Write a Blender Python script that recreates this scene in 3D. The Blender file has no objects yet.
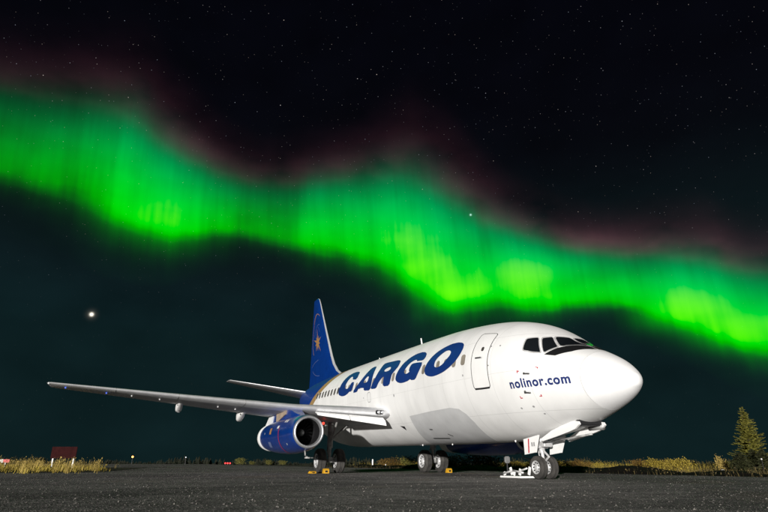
import bpy, bmesh, math, random
from mathutils import Vector, Matrix
import numpy as np

scn = bpy.context.scene
COL = scn.collection
rad = math.radians

# ------------------------------------------------------------------ camera
CAM = (-9.2605, 10.6248, 0.3992)
YAW, PITCH, ROLL = -0.40801, 0.36307, 0.00173
cd = bpy.data.cameras.new('camera')
cd.sensor_width = 36.0
cd.lens = 546.4 / 768 * 36.0
cd.clip_start = 0.05
cd.clip_end = 6000
cam = bpy.data.objects.new('camera', cd)
COL.objects.link(cam)
F = Vector((math.cos(PITCH) * math.cos(YAW), math.cos(PITCH) * math.sin(YAW), math.sin(PITCH)))
RR = F.cross(Vector((0, 0, 1))).normalized()
UU = RR.cross(F)
R2 = RR * math.cos(ROLL) + UU * math.sin(ROLL)
U2 = -RR * math.sin(ROLL) + UU * math.cos(ROLL)
m = Matrix((R2, U2, -F)).transposed().to_4x4()
m.translation = Vector(CAM)
cam.matrix_world = m
scn.camera = cam

# ------------------------------------------------------------------ light, exposure
SUN_AZ, SUN_EL = rad(-40.0), rad(4.8)          # direction in which the light travels
trav = Vector((math.cos(SUN_EL) * math.cos(SUN_AZ), math.cos(SUN_EL) * math.sin(SUN_AZ), -math.sin(SUN_EL)))
ld = bpy.data.lights.new('sun', 'SUN')
ld.energy = 5.0
ld.angle = rad(0.8)
ld.color = (1.0, 0.965, 0.92)
sun = bpy.data.objects.new('sun', ld)
COL.objects.link(sun)
sun.rotation_euler = trav.to_track_quat('-Z', 'Y').to_euler()
scn.view_settings.view_transform = 'Standard'
scn.view_settings.look = 'None'
scn.view_settings.gamma = 1.0
scn.view_settings.exposure = 0.22
scn.view_settings.use_curve_mapping = False

# ------------------------------------------------------------------ world: night sky with aurora and stars
world = bpy.data.worlds.new('World')
scn.world = world
world.use_nodes = True
WT = world.node_tree
WT.nodes.clear()


class S:
    """a scalar socket in the world tree with arithmetic"""
    def __init__(self, s): self.s = s
    def _op(self, op, *a):
        return mth(op, self, *a)
    def __add__(self, o): return self._op('ADD', o)
    def __radd__(self, o): return self._op('ADD', o)
    def __sub__(self, o): return self._op('SUBTRACT', o)
    def __rsub__(self, o): return mth('SUBTRACT', o, self)
    def __mul__(self, o): return self._op('MULTIPLY', o)
    def __rmul__(self, o): return self._op('MULTIPLY', o)
    def __truediv__(self, o): return self._op('DIVIDE', o)


def mth(op, *a, clamp=False):
    n = WT.nodes.new('ShaderNodeMath')
    n.operation = op
    n.use_clamp = clamp
    for i, v in enumerate(a):
        if isinstance(v, S): WT.links.new(v.s, n.inputs[i])
        else: n.inputs[i].default_value = v
    return S(n.outputs[0])


def curve(x, pts):
    n = WT.nodes.new('ShaderNodeFloatCurve')
    c = n.mapping.curves[0]
    n.mapping.use_clip = False
    n.mapping.extend = 'HORIZONTAL'
    pts = sorted(pts)
    c.points[0].location = pts[0]
    c.points[1].location = pts[-1]
    for p in pts[1:-1]: c.points.new(*p)
    for p in c.points: p.handle_type = 'AUTO_CLAMPED'
    n.mapping.update()
    WT.links.new(x.s, n.inputs['Value'])
    return S(n.outputs[0])


def smooth(x, a, b):
    n = WT.nodes.new('ShaderNodeMapRange')
    n.interpolation_type = 'SMOOTHSTEP'
    WT.links.new(x.s, n.inputs[0])
    n.inputs[1].default_value = a
    n.inputs[2].default_value = b
    return S(n.outputs[0])


def combine(x, y, z):
    n = WT.nodes.new('ShaderNodeCombineXYZ')
    for i, v in enumerate((x, y, z)):
        if isinstance(v, S): WT.links.new(v.s, n.inputs[i])
        else: n.inputs[i].default_value = v
    return n.outputs[0]


tc = WT.nodes.new('ShaderNodeTexCoord')
sx = WT.nodes.new('ShaderNodeSeparateXYZ')
WT.links.new(tc.outputs['Generated'], sx.inputs[0])
dx, dy, dz = (S(sx.outputs[i]) for i in range(3))
# bearing in degrees, clockwise, zero towards the middle of the aurora display
ca, sa = math.cos(YAW), math.sin(YAW)
fx = dx * ca + dy * sa
fy = dx * sa - dy * ca
az = mth('ARCTAN2', fy, fx) * (180 / math.pi)
el = mth('ARCSINE', mth('MINIMUM', mth('MAXIMUM', dz, -1.0), 1.0)) * (180 / math.pi)
t = mth('MINIMUM', mth('MAXIMUM', (az + 60.0) / 120.0, 0.0), 1.0)


def acurve(pts, sc):
    return curve(t, [((u + 60) / 120, v / sc) for u, v in pts]) * sc


LOW = [(-60, 24), (-48, 23.4), (-38.4, 23.0), (-33.5, 22.9), (-26.9, 21.4), (-23.4, 20.8), (-20.0, 21.4), (-17.0, 22.1), (-9.4, 21.2),
       (-1.6, 19.8), (3.9, 16.7), (8.2, 14.8), (14.4, 14.9), (22.2, 14.5), (28.9, 11.9), (35.2, 8.9), (46, 7.5), (60, 7)]
UP = [(-60, 31), (-48, 31), (-40.7, 31.6), (-35.7, 32.4), (-30.1, 33.0), (-24.6, 30.8), (-18.8, 29.0), (-13.2, 28.5), (-9, 29.0), (-5, 29.6), (1.9, 30.2),
      (6.6, 28.4), (13.2, 24.2), (19.3, 21.6), (25.0, 20.0), (31.9, 18.4), (36.8, 16.2), (48, 15), (60, 15)]
INT = [(-60, .2), (-44, .16), (-40, .2), (-36, .26), (-33, .42), (-30, .66), (-27, .9), (-23, .95), (-20, .6), (-17, .38), (-13, .28), (-10, .42), (-7, .78), (-5, .74), (-2, .8),
       (1, 1.2), (4, 1.3), (7, 1.25), (9, 1.1), (12, 1.2), (15, 1.3), (18, .85), (22, .55), (25, .6), (28, .85), (31, 1.1), (34, 1.0), (37, .85), (48, .4), (60, .2)]
REDI = [(-60, .3), (-40, .5), (-30, .8), (-22, 1.1), (-15, .9), (-8, .8), (0, .9), (8, 1.1), (16, 1.3), (24, 1.7), (31, 1.9), (36, 1.3), (60, .4)]
low, up, inten, redi = acurve(LOW, 60), acurve(UP, 60), acurve(INT, 2.0), acurve(REDI, 2.0)

ntex = WT.nodes.new('ShaderNodeTexNoise')      # curtain rays: fine across, long upwards
ntex.inputs['Scale'].default_value = 1.0
ntex.inputs['Detail'].default_value = 3.0
ntex.inputs['Roughness'].default_value = 0.55
WT.links.new(combine(az * 0.42 + el * 0.035, el * 0.05, 3.7), ntex.inputs['Vector'])
rays = S(ntex.outputs['Fac'])
ntex3 = WT.nodes.new('ShaderNodeTexNoise')
ntex3.inputs['Scale'].default_value = 1.0
ntex3.inputs['Detail'].default_value = 2.0
WT.links.new(combine(az * 1.5 + el * 0.1, el * 0.09, 5.2), ntex3.inputs['Vector'])
fine_rays = S(ntex3.outputs['Fac'])
ntex2 = WT.nodes.new('ShaderNodeTexNoise')     # soft folds
ntex2.inputs['Scale'].default_value = 1.0
ntex2.inputs['Detail'].default_value = 3.0
WT.links.new(combine(az * 0.13, el * 0.22, 9.1), ntex2.inputs['Vector'])
folds = S(ntex2.outputs['Fac'])

v = (el + (folds - 0.5) * 1.3 + (rays - 0.5) * 0.8 - low) / (up - low)
vt = mth('MINIMUM', mth('MAXIMUM', (v + 0.5) / 2.5, 0.0), 1.0)


def vcurve(pts, sc=1.0):
    return curve(vt, [((a + .5) / 2.5, b / sc) for a, b in pts]) * sc


prof = vcurve([(-.5, 0), (-.2, .008), (-.07, .04), (0, .16), (.08, .55), (.18, .95), (.3, 1.0), (.45, .86), (.6, .62), (.75, .36), (.88, .16), (1.0, .05), (1.15, .01), (1.4, 0), (2, 0)])
redp = vcurve([(-.5, 0), (.65, .0), (.85, .5), (1.0, 1.0), (1.12, .75), (1.28, .3), (1.5, .08), (1.8, 0.0), (2, 0)])
raymod = (rays * 1.3 + 0.35) * (fine_rays * 0.32 + 0.84)
foldmod = mth('MAXIMUM', folds * 1.3 + 0.35, 0.1)
green = inten * prof * raymod * foldmod
fade = smooth(el, 2, 8) * (1.0 - smooth(mth('ABSOLUTE', az), 50, 85))
for (bu, be, su, se, amp) in [(-24, 23.8, 5.0, 2.6, .15), (5.1, 19.4, 3.0, 1.6, .35), (15.0, 18.5, 5.5, 1.5, .5), (8.6, 16.9, 2.6, 1.0, .5),
                              (30.0, 13.3, 3.2, 1.3, .45), (35.0, 11.2, 3.5, 1.3, .45), (22, 16.0, 5.0, 1.0, .25)]:
    a = (az - bu) / su
    b = (el - be) / se
    green = green + mth('EXPONENT', (a * a + b * b) * -1.0) * amp * raymod
green = (1.0 - mth('EXPONENT', green * -1.45)) * fade
red = redp * redi * mth('MAXIMUM', folds * 3.4 - 0.9, 0.12) * fade

hv = mth('MINIMUM', mth('MAXIMUM', el / 60.0, 0.0), 1.0)
sky_r = curve(hv, [(0, .0036), (.2, .0034), (.35, .0030), (.5, .0018), (.7, .0012), (1, .0010)])
sky_g = curve(hv, [(0, .0112), (.2, .0110), (.35, .0070), (.5, .0024), (.7, .0014), (1, .0012)])
sky_b = curve(hv, [(0, .0125), (.2, .0125), (.35, .0085), (.5, .0040), (.7, .0030), (1, .0028)])

hi = mth('MAXIMUM', green - 0.79, 0.0)
vsat = mth('MINIMUM', mth('MAXIMUM', v, 0.0), 1.2)
skynoise = S(ntex2.outputs['Fac']) * 0.8 + 0.6
thin = mth('MAXIMUM', 1.0 - green * 2.2, 0.0)          # the bright curtain outshines the dark sky's own red and blue
cr = (sky_r * skynoise + red * 0.032) * thin + hi * 0.70
cg = sky_g * skynoise + green * (0.86 - vsat * 0.35) + red * 0.009 * thin + hi * 0.6
cb = (sky_b * skynoise + red * 0.013) * thin + green * vsat * vsat * 0.22

# stars: points scattered over the sphere
stars = None
for (sc, rr, pw, amp, off) in [(190, .115, 4.5, .42, 0.0), (60, .045, 8.0, 1.0, 7.3)]:
    mp = WT.nodes.new('ShaderNodeVectorMath')
    mp.operation = 'ADD'
    mp.inputs[1].default_value = (off, off * .7, off * .3)
    WT.links.new(tc.outputs['Generated'], mp.inputs[0])
    vo = WT.nodes.new('ShaderNodeTexVoronoi')
    vo.inputs['Scale'].default_value = sc
    WT.links.new(mp.outputs[0], vo.inputs['Vector'])
    sc_ = WT.nodes.new('ShaderNodeSeparateColor')
    WT.links.new(vo.outputs['Color'], sc_.inputs[0])
    rnd = S(sc_.outputs[0])
    tint = S(sc_.outputs[1])
    st = (1.0 - smooth(S(vo.outputs['Distance']), rr * .25, rr)) * mth('POWER', rnd, pw) * amp
    stars = st if stars is None else stars + st
stars = stars * (smooth(el, 10, 34) * 0.92 + 0.08) * smooth(el, 0.5, 4)
cr = cr + stars * (0.7 + tint * 0.3)
cg = cg + stars * 0.82
cb = cb + stars * (1.05 - tint * 0.35)
# one bright planet low on the left and one bright star in the aurora
for (bu, be, core, ca_, halo, ha, col) in [(-28.8, 12.9, .14, 2.0, .36, .06, (1, .93, .78)), (9.9, 24.8, .085, .8, .15, .03, (.6, 1, .9))]:
    a = (az - bu) * math.cos(rad(be))
    b = el - be
    d2 = a * a + b * b
    g = mth('EXPONENT', d2 * (-1 / core ** 2)) * ca_ + mth('EXPONENT', d2 * (-1 / halo ** 2)) * ha
    cr, cg, cb = cr + g * col[0], cg + g * col[1], cb + g * col[2]
bg = WT.nodes.new('ShaderNodeBackground')
wo = WT.nodes.new('ShaderNodeOutputWorld')
WT.links.new(combine(cr, cg, cb), bg.inputs['Color'])
bg.inputs['Strength'].default_value = 1.0
WT.links.new(bg.outputs[0], wo.inputs[0])
world.cycles.sampling_method = 'MANUAL'
world.cycles.sample_map_resolution = 1024


# ------------------------------------------------------------------ materials
def mat(name, col, rough=.5, metal=0.0, coat=0.0, var=0.0, vscale=3.0, bump=0.0, bscale=40.0, emit=None, estr=0.0, spec=None):
    m = bpy.data.materials.new(name)
    m.use_nodes = True
    nt = m.node_tree
    p = nt.nodes['Principled BSDF']
    p.inputs['Base Color'].default_value = (*col, 1)
    p.inputs['Roughness'].default_value = rough
    p.inputs['Metallic'].default_value = metal
    p.inputs['Coat Weight'].default_value = coat
    p.inputs['Coat Roughness'].default_value = .12
    if spec is not None: p.inputs['Specular IOR Level'].default_value = spec
    if emit:
        p.inputs['Emission Color'].default_value = (*emit, 1)
        p.inputs['Emission Strength'].default_value = estr
    tcn = nt.nodes.new('ShaderNodeTexCoord')
    if var:
        n = nt.nodes.new('ShaderNodeTexNoise')
        n.inputs['Scale'].default_value = vscale
        n.inputs['Detail'].default_value = 5
        nt.links.new(tcn.outputs['Object'], n.inputs['Vector'])
        r = nt.nodes.new('ShaderNodeMapRange')
        r.inputs[1].default_value, r.inputs[2].default_value = .3, .7
        r.inputs[3].default_value, r.inputs[4].default_value = 1 - var, 1 + var * .5
        nt.links.new(n.outputs['Fac'], r.inputs[0])
        h = nt.nodes.new('ShaderNodeVectorMath')
        h.operation = 'SCALE'
        h.inputs[0].default_value = col
        nt.links.new(r.outputs[0], h.inputs['Scale'])
        nt.links.new(h.outputs[0], p.inputs['Base Color'])
    if bump:
        n = nt.nodes.new('ShaderNodeTexNoise')
        n.inputs['Scale'].default_value = bscale
        n.inputs['Detail'].default_value = 4
        nt.links.new(tcn.outputs['Object'], n.inputs['Vector'])
        b = nt.nodes.new('ShaderNodeBump')
        b.inputs['Strength'].default_value = bump
        b.inputs['Distance'].default_value = .02
        nt.links.new(n.outputs['Fac'], b.inputs['Height'])
        nt.links.new(b.outputs[0], p.inputs['Normal'])
    return m


def foliage_mat(name, c1, c2, lo=.45, hi=1.15):
    m = bpy.data.materials.new(name)
    m.use_nodes = True
    nt = m.node_tree
    p = nt.nodes['Principled BSDF']
    tcn = nt.nodes.new('ShaderNodeTexCoord')
    n = nt.nodes.new('ShaderNodeTexNoise')
    n.inputs['Scale'].default_value = 2.2
    n.inputs['Detail'].default_value = 6
    n.inputs['Roughness'].default_value = .7
    nt.links.new(tcn.outputs['Object'], n.inputs['Vector'])
    g = nt.nodes.new('ShaderNodeNewGeometry')
    ad = nt.nodes.new('ShaderNodeMath')
    ad.operation = 'MULTIPLY_ADD'
    nt.links.new(g.outputs['Random Per Island'], ad.inputs[0])
    ad.inputs[1].default_value = .6
    nt.links.new(n.outputs['Fac'], ad.inputs[2])
    r = nt.nodes.new('ShaderNodeMapRange')
    r.inputs[1].default_value, r.inputs[2].default_value = lo, hi
    nt.links.new(ad.outputs[0], r.inputs[0])
    mx = nt.nodes.new('ShaderNodeMix')
    mx.data_type = 'RGBA'
    mx.inputs[6].default_value = (*c1, 1)
    mx.inputs[7].default_value = (*c2, 1)
    nt.links.new(r.outputs[0], mx.inputs[0])
    nt.links.new(mx.outputs[2], p.inputs['Base Color'])
    p.inputs['Roughness'].default_value = .75
    p.inputs['Specular IOR Level'].default_value = .2
    return m


def fuselage_mat():
    """white paint with faint skin joints and grime; blue tail with a gold border band (x, z in the airframe's own metres)"""
    m = bpy.data.materials.new('fuselage_paint')
    m.use_nodes = True
    nt = m.node_tree
    L = nt.links
    p = nt.nodes['Principled BSDF']
    tcn = nt.nodes.new('ShaderNodeTexCoord')
    sp = nt.nodes.new('ShaderNodeSeparateXYZ')
    L.new(tcn.outputs['Object'], sp.inputs[0])

    def ma(op, *a):
        n = nt.nodes.new('ShaderNodeMath')
        n.operation = op
        for i, q in enumerate(a):
            if isinstance(q, (int, float)): n.inputs[i].default_value = q
            else: L.new(q, n.inputs[i])
        return n.outputs[0]
    X, Y, Z = sp.outputs
    # livery boundary
    zz = ma('SUBTRACT', Z, 3.44)
    b = ma('ADD', ma('MULTIPLY', zz, 1.95), ma('MULTIPLY', ma('MULTIPLY', zz, zz), -.12))
    dpos = ma('SUBTRACT', ma('ADD', X, b), 21.75)
    blue = ma('GREATER_THAN', dpos, 0.0)
    gold = ma('GREATER_THAN', dpos, -1.0)
    # grime
    n = nt.nodes.new('ShaderNodeTexNoise')
    n.inputs['Scale'].default_value = 1.0
    n.inputs['Detail'].default_value = 6
    mp = nt.nodes.new('ShaderNodeMapping')
    mp.inputs['Scale'].default_value = (1.6, 1.2, .5)
    L.new(tcn.outputs['Object'], mp.inputs[0])
    L.new(mp.outputs[0], n.inputs['Vector'])
    r = nt.nodes.new('ShaderNodeMapRange')
    r.inputs[1].default_value, r.inputs[2].default_value, r.inputs[3].default_value, r.inputs[4].default_value = .35, .75, 1.0, .86
    L.new(n.outputs['Fac'], r.inputs[0])
    # skin joints every 1.27 m and at stringer heights
    fr = ma('ABSOLUTE', ma('SUBTRACT', ma('FRACT', ma('DIVIDE', X, 1.27)), .5))
    j1 = ma('GREATER_THAN', fr, .4955)
    fz = ma('ABSOLUTE', ma('SUBTRACT', ma('FRACT', ma('DIVIDE', ma('ADD', Z, .2), 1.05)), .5))
    j2 = ma('GREATER_THAN', fz, .4955)
    j = ma('MAXIMUM', j1, j2)
    dirt = ma('MULTIPLY', r.outputs[0], ma('SUBTRACT', 1.0, ma('MULTIPLY', j, .22)))
    def mix(f, a, c):
        q = nt.nodes.new('ShaderNodeMix')
        q.data_type = 'RGBA'
        L.new(f, q.inputs[0])
        for i, s in ((6, a), (7, c)):
            if isinstance(s, tuple): q.inputs[i].default_value = (*s, 1)
            else: L.new(s, q.inputs[i])
        return q.outputs[2]
    c = mix(gold, (.82, .82, .81), (.36, .23, .09))
    c = mix(blue, c, (.002, .033, .215))
    sc = nt.nodes.new('ShaderNodeVectorMath')
    sc.operation = 'SCALE'
    L.new(c, sc.inputs[0])
    L.new(dirt, sc.inputs['Scale'])
    L.new(sc.outputs[0], p.inputs['Base Color'])
    p.inputs['Roughness'].default_value = .5
    p.inputs['Coat Weight'].default_value = .12
    p.inputs['Coat Roughness'].default_value = .15
    bu = nt.nodes.new('ShaderNodeBump')
    bu.inputs['Strength'].default_value = .25
    bu.inputs['Distance'].default_value = .004
    n2 = nt.nodes.new('ShaderNodeTexNoise')
    n2.inputs['Scale'].default_value = 1.3
    n2.inputs['Detail'].default_value = 2
    L.new(tcn.outputs['Object'], n2.inputs['Vector'])
    hgt = ma('SUBTRACT', ma('MULTIPLY', n2.outputs['Fac'], 1.0), ma('MULTIPLY', j, .6))
    L.new(hgt, bu.inputs['Height'])
    L.new(bu.outputs[0], p.inputs['Normal'])
    return m


MT = {
    'fuselage': fuselage_mat(),
    'white': mat('white_paint', (.82, .82, .81), .4, coat=.2, var=.05, vscale=2),
    'radome': mat('radome_paint', (.83, .83, .83), .65, var=.04, vscale=2.5),
    'blue': mat('blue_paint', (.002, .033, .215), .28, coat=.5, var=.15, vscale=1.5),
    'letter': mat('letter_blue', (.006, .032, .17), .42, var=.12, vscale=3),
    'navy': mat('navy_print', (.01, .025, .13), .45),
    'gold': mat('gold_print', (.32, .17, .06), .5),
    'paleline': mat('pale_print', (.10, .13, .26), .5),
    'grey': mat('grey_paint', (.52, .525, .53), .55, var=.12, vscale=1.6),
    'alu': mat('bare_aluminium', (.84, .85, .87), .46, metal=.65, var=.12, vscale=3),
    'lip': mat('polished_lip', (.62, .63, .65), .38, metal=.8, var=.1, vscale=4),
    'wing': mat('wing_grey', (.50, .51, .52), .5, metal=.0, var=.15, vscale=1.2),
    'dark': mat('dark_metal', (.03, .03, .032), .5, metal=.4),
    'black': mat('black_paint', (.006, .006, .007), .55),
    'seam': mat('seam_grey', (.30, .30, .30), .6),
    'doorseam': mat('door_gap', (.05, .05, .05), .8),
    'glass': mat('cockpit_glass', (.008, .010, .012), .06, coat=.3),
    'cabinglass': mat('window_plug', (.30, .265, .22), .35, var=.35, vscale=2.2),
    'darkglass': mat('window_dark', (.055, .05, .045), .3),
    'tyre': mat('tyre_rubber', (.045, .042, .038), .9, var=.6, vscale=5, bump=.3, bscale=60),
    'hub': mat('hub_paint', (.62, .62, .62), .4, metal=.3, var=.2, vscale=9),
    'strut': mat('gear_paint', (.33, .33, .32), .5, metal=.2, var=.5, vscale=6),
    'red': mat('red_print', (.45, .015, .03), .5),
    'yellow': mat('yellow_rubber', (.55, .29, .01), .6, var=.2, vscale=9),
    'tan': mat('primer_tan', (.35, .27, .2), .6, var=.3, vscale=5),
    'gearmetal': mat('worn_metal', (.14, .14, .14), .4, metal=.5, var=.3, vscale=8),
    'redlamp': mat('red_lamp', (.3, .01, .01), .3, emit=(1, .05, .03), estr=2.5),
    'amberlamp': mat('amber_lamp', (.3, .1, .01), .3, emit=(1, .28, .05), estr=9),
    'redfar': mat('red_far_lamp', (.3, .02, .02), .3, emit=(1, .06, .06), estr=1.6),
    'whitelamp': mat('white_lamp', (.5, .5, .5), .3, emit=(.9, .95, 1), estr=1.5),
    'bluelamp': mat('blue_lamp', (.05, .05, .3), .3, emit=(.1, .25, 1), estr=.5),
    'signboard': mat('sign_maroon', (.026, .006, .006), .8, var=.3, vscale=3, spec=.05),
    'post': mat('white_post', (.75, .74, .72), .6, var=.2, vscale=7),
    'bark': mat('bark', (.06, .045, .03), .9, var=.4, vscale=8),
    'peat': mat('peat', (.009, .007, .005), .95, spec=.1, var=.5, vscale=2.5, bump=.8, bscale=9),  # shade of the dark band put into the bank's colour
    'grass': foliage_mat('dry_grass', (.17, .12, .025), (.42, .31, .09)),
    'heath': foliage_mat('heath', (.035, .028, .011), (.12, .09, .032)),
    'gold_leaf': foliage_mat('gold_leaves', (.13, .095, .012), (.34, .26, .04)),
    'olive_leaf': foliage_mat('olive_leaves', (.06, .065, .015), (.18, .16, .035)),
    'rust_leaf': foliage_mat('rust_leaves', (.07, .042, .010), (.17, .10, .022)),
    'needle': foliage_mat('needles', (.07, .075, .010), (.21, .19, .035)),
    'darkneedle': foliage_mat('dark_needles', (.012, .016, .006), (.045, .048, .016)),  # darkened needle colour for the shade low on the spruce
    'wood': foliage_mat('far_wood', (.006, .008, .005), (.016, .018, .010)),
    'stone': foliage_mat('stones', (.06, .057, .053), (.27, .255, .23), lo=.55, hi=1.35),
}


def ground_mat(name, c_lo, c_hi, c_patch, patchiness, bumpd):
    m = bpy.data.materials.new(name)
    m.use_nodes = True
    nt = m.node_tree
    L = nt.links
    p = nt.nodes['Principled BSDF']
    p.inputs['Roughness'].default_value = .85
    p.inputs['Specular IOR Level'].default_value = .25
    tcn = nt.nodes.new('ShaderNodeTexCoord')

    def noise(scale, detail, rough=.6):
        n = nt.nodes.new('ShaderNodeTexNoise')
        n.inputs['Scale'].default_value = scale
        n.inputs['Detail'].default_value = detail
        n.inputs['Roughness'].default_value = rough
        L.new(tcn.outputs['Object'], n.inputs['Vector'])
        return n.outputs['Fac']

    def mr(s, a, b, c=0.0, d=1.0):
        r = nt.nodes.new('ShaderNodeMapRange')
        for i, q in enumerate((a, b, c, d)): r.inputs[i + 1].default_value = q
        L.new(s, r.inputs[0])
        return r.outputs[0]

    def mix(f, a, c):
        q = nt.nodes.new('ShaderNodeMix')
        q.data_type = 'RGBA'
        L.new(f, q.inputs[0])
        for i, s in ((6, a), (7, c)):
            if isinstance(s, tuple): q.inputs[i].default_value = (*s, 1)
            else: L.new(s, q.inputs[i])
        return q.outputs[2]
    vo = nt.nodes.new('ShaderNodeTexVoronoi')
    vo.inputs['Scale'].default_value = 38
    L.new(tcn.outputs['Object'], vo.inputs['Vector'])
    vsep = nt.nodes.new('ShaderNodeSeparateColor')
    L.new(vo.outputs['Color'], vsep.inputs[0])
    agg = mr(vsep.outputs[0], .55, 1.0)
    fine = noise(9, 8, .7)
    c = mix(mr(fine, .35, .7), c_lo, c_hi)
    c = mix(mr(agg, 0, 1, 0, .55), c, tuple(min(1, q * 2.6) for q in c_hi))
    big = noise(.22, 5, .62)
    c = mix(mr(big, .56, .74, 0, patchiness), c, c_patch)
    mpn = nt.nodes.new('ShaderNodeMapping')
    mpn.inputs['Rotation'].default_value = (0, 0, -YAW)
    mpn.inputs['Scale'].default_value = (.85, .16, 1)
    L.new(tcn.outputs['Object'], mpn.inputs[0])
    nn_ = nt.nodes.new('ShaderNodeTexNoise')
    nn_.inputs['Scale'].default_value = 1.0
    nn_.inputs['Detail'].default_value = 5
    nn_.inputs['Roughness'].default_value = .62
    L.new(mpn.outputs[0], nn_.inputs['Vector'])
    big2 = nn_.outputs['Fac']
    damp = mr(noise(.16, 4, .55), .50, .56, 1.0, .62)
    dm = nt.nodes.new('ShaderNodeVectorMath')
    dm.operation = 'SCALE'
    L.new(c, dm.inputs[0])
    L.new(damp, dm.inputs['Scale'])
    c = dm.outputs[0]
    md = nt.nodes.new('ShaderNodeVectorMath')
    md.operation = 'SCALE'
    L.new(c, md.inputs[0])
    L.new(mr(noise(2.4, 6, .7), .3, .7, .5, 1.5), md.inputs['Scale'])
    c = md.outputs[0]
    sc = nt.nodes.new('ShaderNodeVectorMath')
    sc.operation = 'SCALE'
    L.new(c, sc.inputs[0])
    L.new(mr(big2, .3, .7, .45, 1.5), sc.inputs['Scale'])
    L.new(sc.outputs[0], p.inputs['Base Color'])
    bu = nt.nodes.new('ShaderNodeBump')
    bu.inputs['Strength'].default_value = 1.0
    bu.inputs['Distance'].default_value = bumpd
    mm = nt.nodes.new('ShaderNodeMath')
    mm.operation = 'MULTIPLY_ADD'
    L.new(mr(vo.outputs['Distance'], 0, .8, 1, 0), mm.inputs[0])
    mm.inputs[1].default_value = .6
    L.new(fine, mm.inputs[2])
    bu0 = nt.nodes.new('ShaderNodeBump')
    bu0.inputs['Strength'].default_value = 1.0
    bu0.inputs['Distance'].default_value = .10
    L.new(noise(1.1, 3, .5), bu0.inputs['Height'])
    L.new(bu0.outputs[0], bu.inputs['Normal'])
    L.new(mm.outputs[0], bu.inputs['Height'])
    L.new(bu.outputs[0], p.inputs['Normal'])
    return m


MT['asphalt'] = ground_mat('gravel_asphalt', (.070, .067, .064), (.21, .20, .188), (.29, .225, .145), .8, .04)
MT['soil'] = ground_mat('soil', (.03, .026, .018), (.07, .058, .036), (.10, .08, .04), .6, .06)

# ------------------------------------------------------------------ mesh helpers
PIT = rad(0.9942)
PIVOT = Vector((15.4, 0, 0))
AIR = Matrix.Translation(PIVOT) @ Matrix.Rotation(-PIT, 4, 'Y') @ Matrix.Translation(-PIVOT)   # parked a little nose-down


def link(name, me, material, parent=None, smooth=True):
    o = bpy.data.objects.new(name, me)
    if material is not None and not me.materials: me.materials.append(MT[material] if isinstance(material, str) else material)
    if smooth:
        me.polygons.foreach_set('use_smooth', [True] * len(me.polygons))
    COL.objects.link(o)
    if parent is not None: o.parent = parent
    return o


def mesh(name, verts, faces, material, parent=None, smooth=True, fix=True):
    me = bpy.data.meshes.new(name)
    me.from_pydata([tuple(map(float, q)) for q in verts], [], [tuple(map(int, f)) for f in faces])
    if fix:
        bm = bmesh.new()
        bm.from_mesh(me)
        bmesh.ops.remove_doubles(bm, verts=bm.verts, dist=1e-5)
        bmesh.ops.recalc_face_normals(bm, faces=bm.faces)
        bm.to_mesh(me)
        bm.free()
    return link(name, me, material, parent, smooth)


def from_bm(name, bm, material, parent=None, smooth=False):
    me = bpy.data.meshes.new(name)
    bmesh.ops.recalc_face_normals(bm, faces=bm.faces)
    bm.to_mesh(me)
    bm.free()
    return link(name, me, material, parent, smooth)


def bm_box(bm, c, s, rot=None, bevel=0.0):
    M = Matrix.Translation(c) @ (rot.to_4x4() if rot else Matrix()) @ Matrix.Diagonal((*s, 1))
    g = bmesh.ops.create_cube(bm, size=1, matrix=M)
    if bevel:
        es = list({e for q in g['verts'] for e in q.link_edges})
        bmesh.ops.bevel(bm, geom=es, offset=bevel, segments=2, affect='EDGES')


def bm_tube(bm, a, b, r0, r1=None, n=12):
    a, b = Vector(a), Vector(b)
    d = b - a
    M = Matrix.Translation((a + b) / 2) @ d.to_track_quat('Z', 'Y').to_matrix().to_4x4()
    bmesh.ops.create_cone(bm, cap_ends=True, segments=n, radius1=r0, radius2=r0 if r1 is None else r1, depth=d.length, matrix=M)


def bm_path(bm, pts, r, n=8):
    for a, b in zip(pts[:-1], pts[1:]): bm_tube(bm, a, b, r, r, n)
    for q in pts[1:-1]: bmesh.ops.create_icosphere(bm, subdivisions=1, radius=r, matrix=Matrix.Translation(q))


def loft(rings, close_ends=True, closed=True):
    n = len(rings[0])
    V = [q for r in rings for q in r]
    Fc = []
    for i in range(len(rings) - 1):
        for j in range(n if closed else n - 1):
            k = (j + 1) % n
            Fc.append((i * n + j, i * n + k, (i + 1) * n + k, (i + 1) * n + j))
    if close_ends:
        Fc.append(tuple(range(n)))
        Fc.append(tuple((len(rings) - 1) * n + j for j in range(n)))
    return V, Fc


def lathe(prof, axis_o, axis_d, n=32):
    """profile [(along, radius)] turned round an axis"""
    d = Vector(axis_d).normalized()
    e1 = d.orthogonal().normalized()
    e2 = d.cross(e1)
    rings = []
    for a, r in prof:
        rings.append([Vector(axis_o) + d * a + (e1 * math.cos(q) + e2 * math.sin(q)) * max(r, 1e-4) for q in [2 * math.pi * i / n for i in range(n)]])
    return rings


def tag(o, label, cat, group=None, kind=None):
    if label: o['label'] = label
    if cat: o['category'] = cat
    if group: o['group'] = group
    if kind: o['kind'] = kind
    return o


def empty(name, loc, label, cat, group=None):
    o = bpy.data.objects.new(name, None)
    o.location = loc
    o.empty_display_size = .3
    COL.objects.link(o)
    return tag(o, label, cat, group)


def copy_tree(o, parent=None):
    c = o.copy()
    COL.objects.link(c)
    c.parent = parent
    for ch in list(o.children): copy_tree(ch, c)
    return c


def smooth_by_angle(o, deg=35):
    o.data.set_sharp_from_angle(angle=rad(deg))


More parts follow.
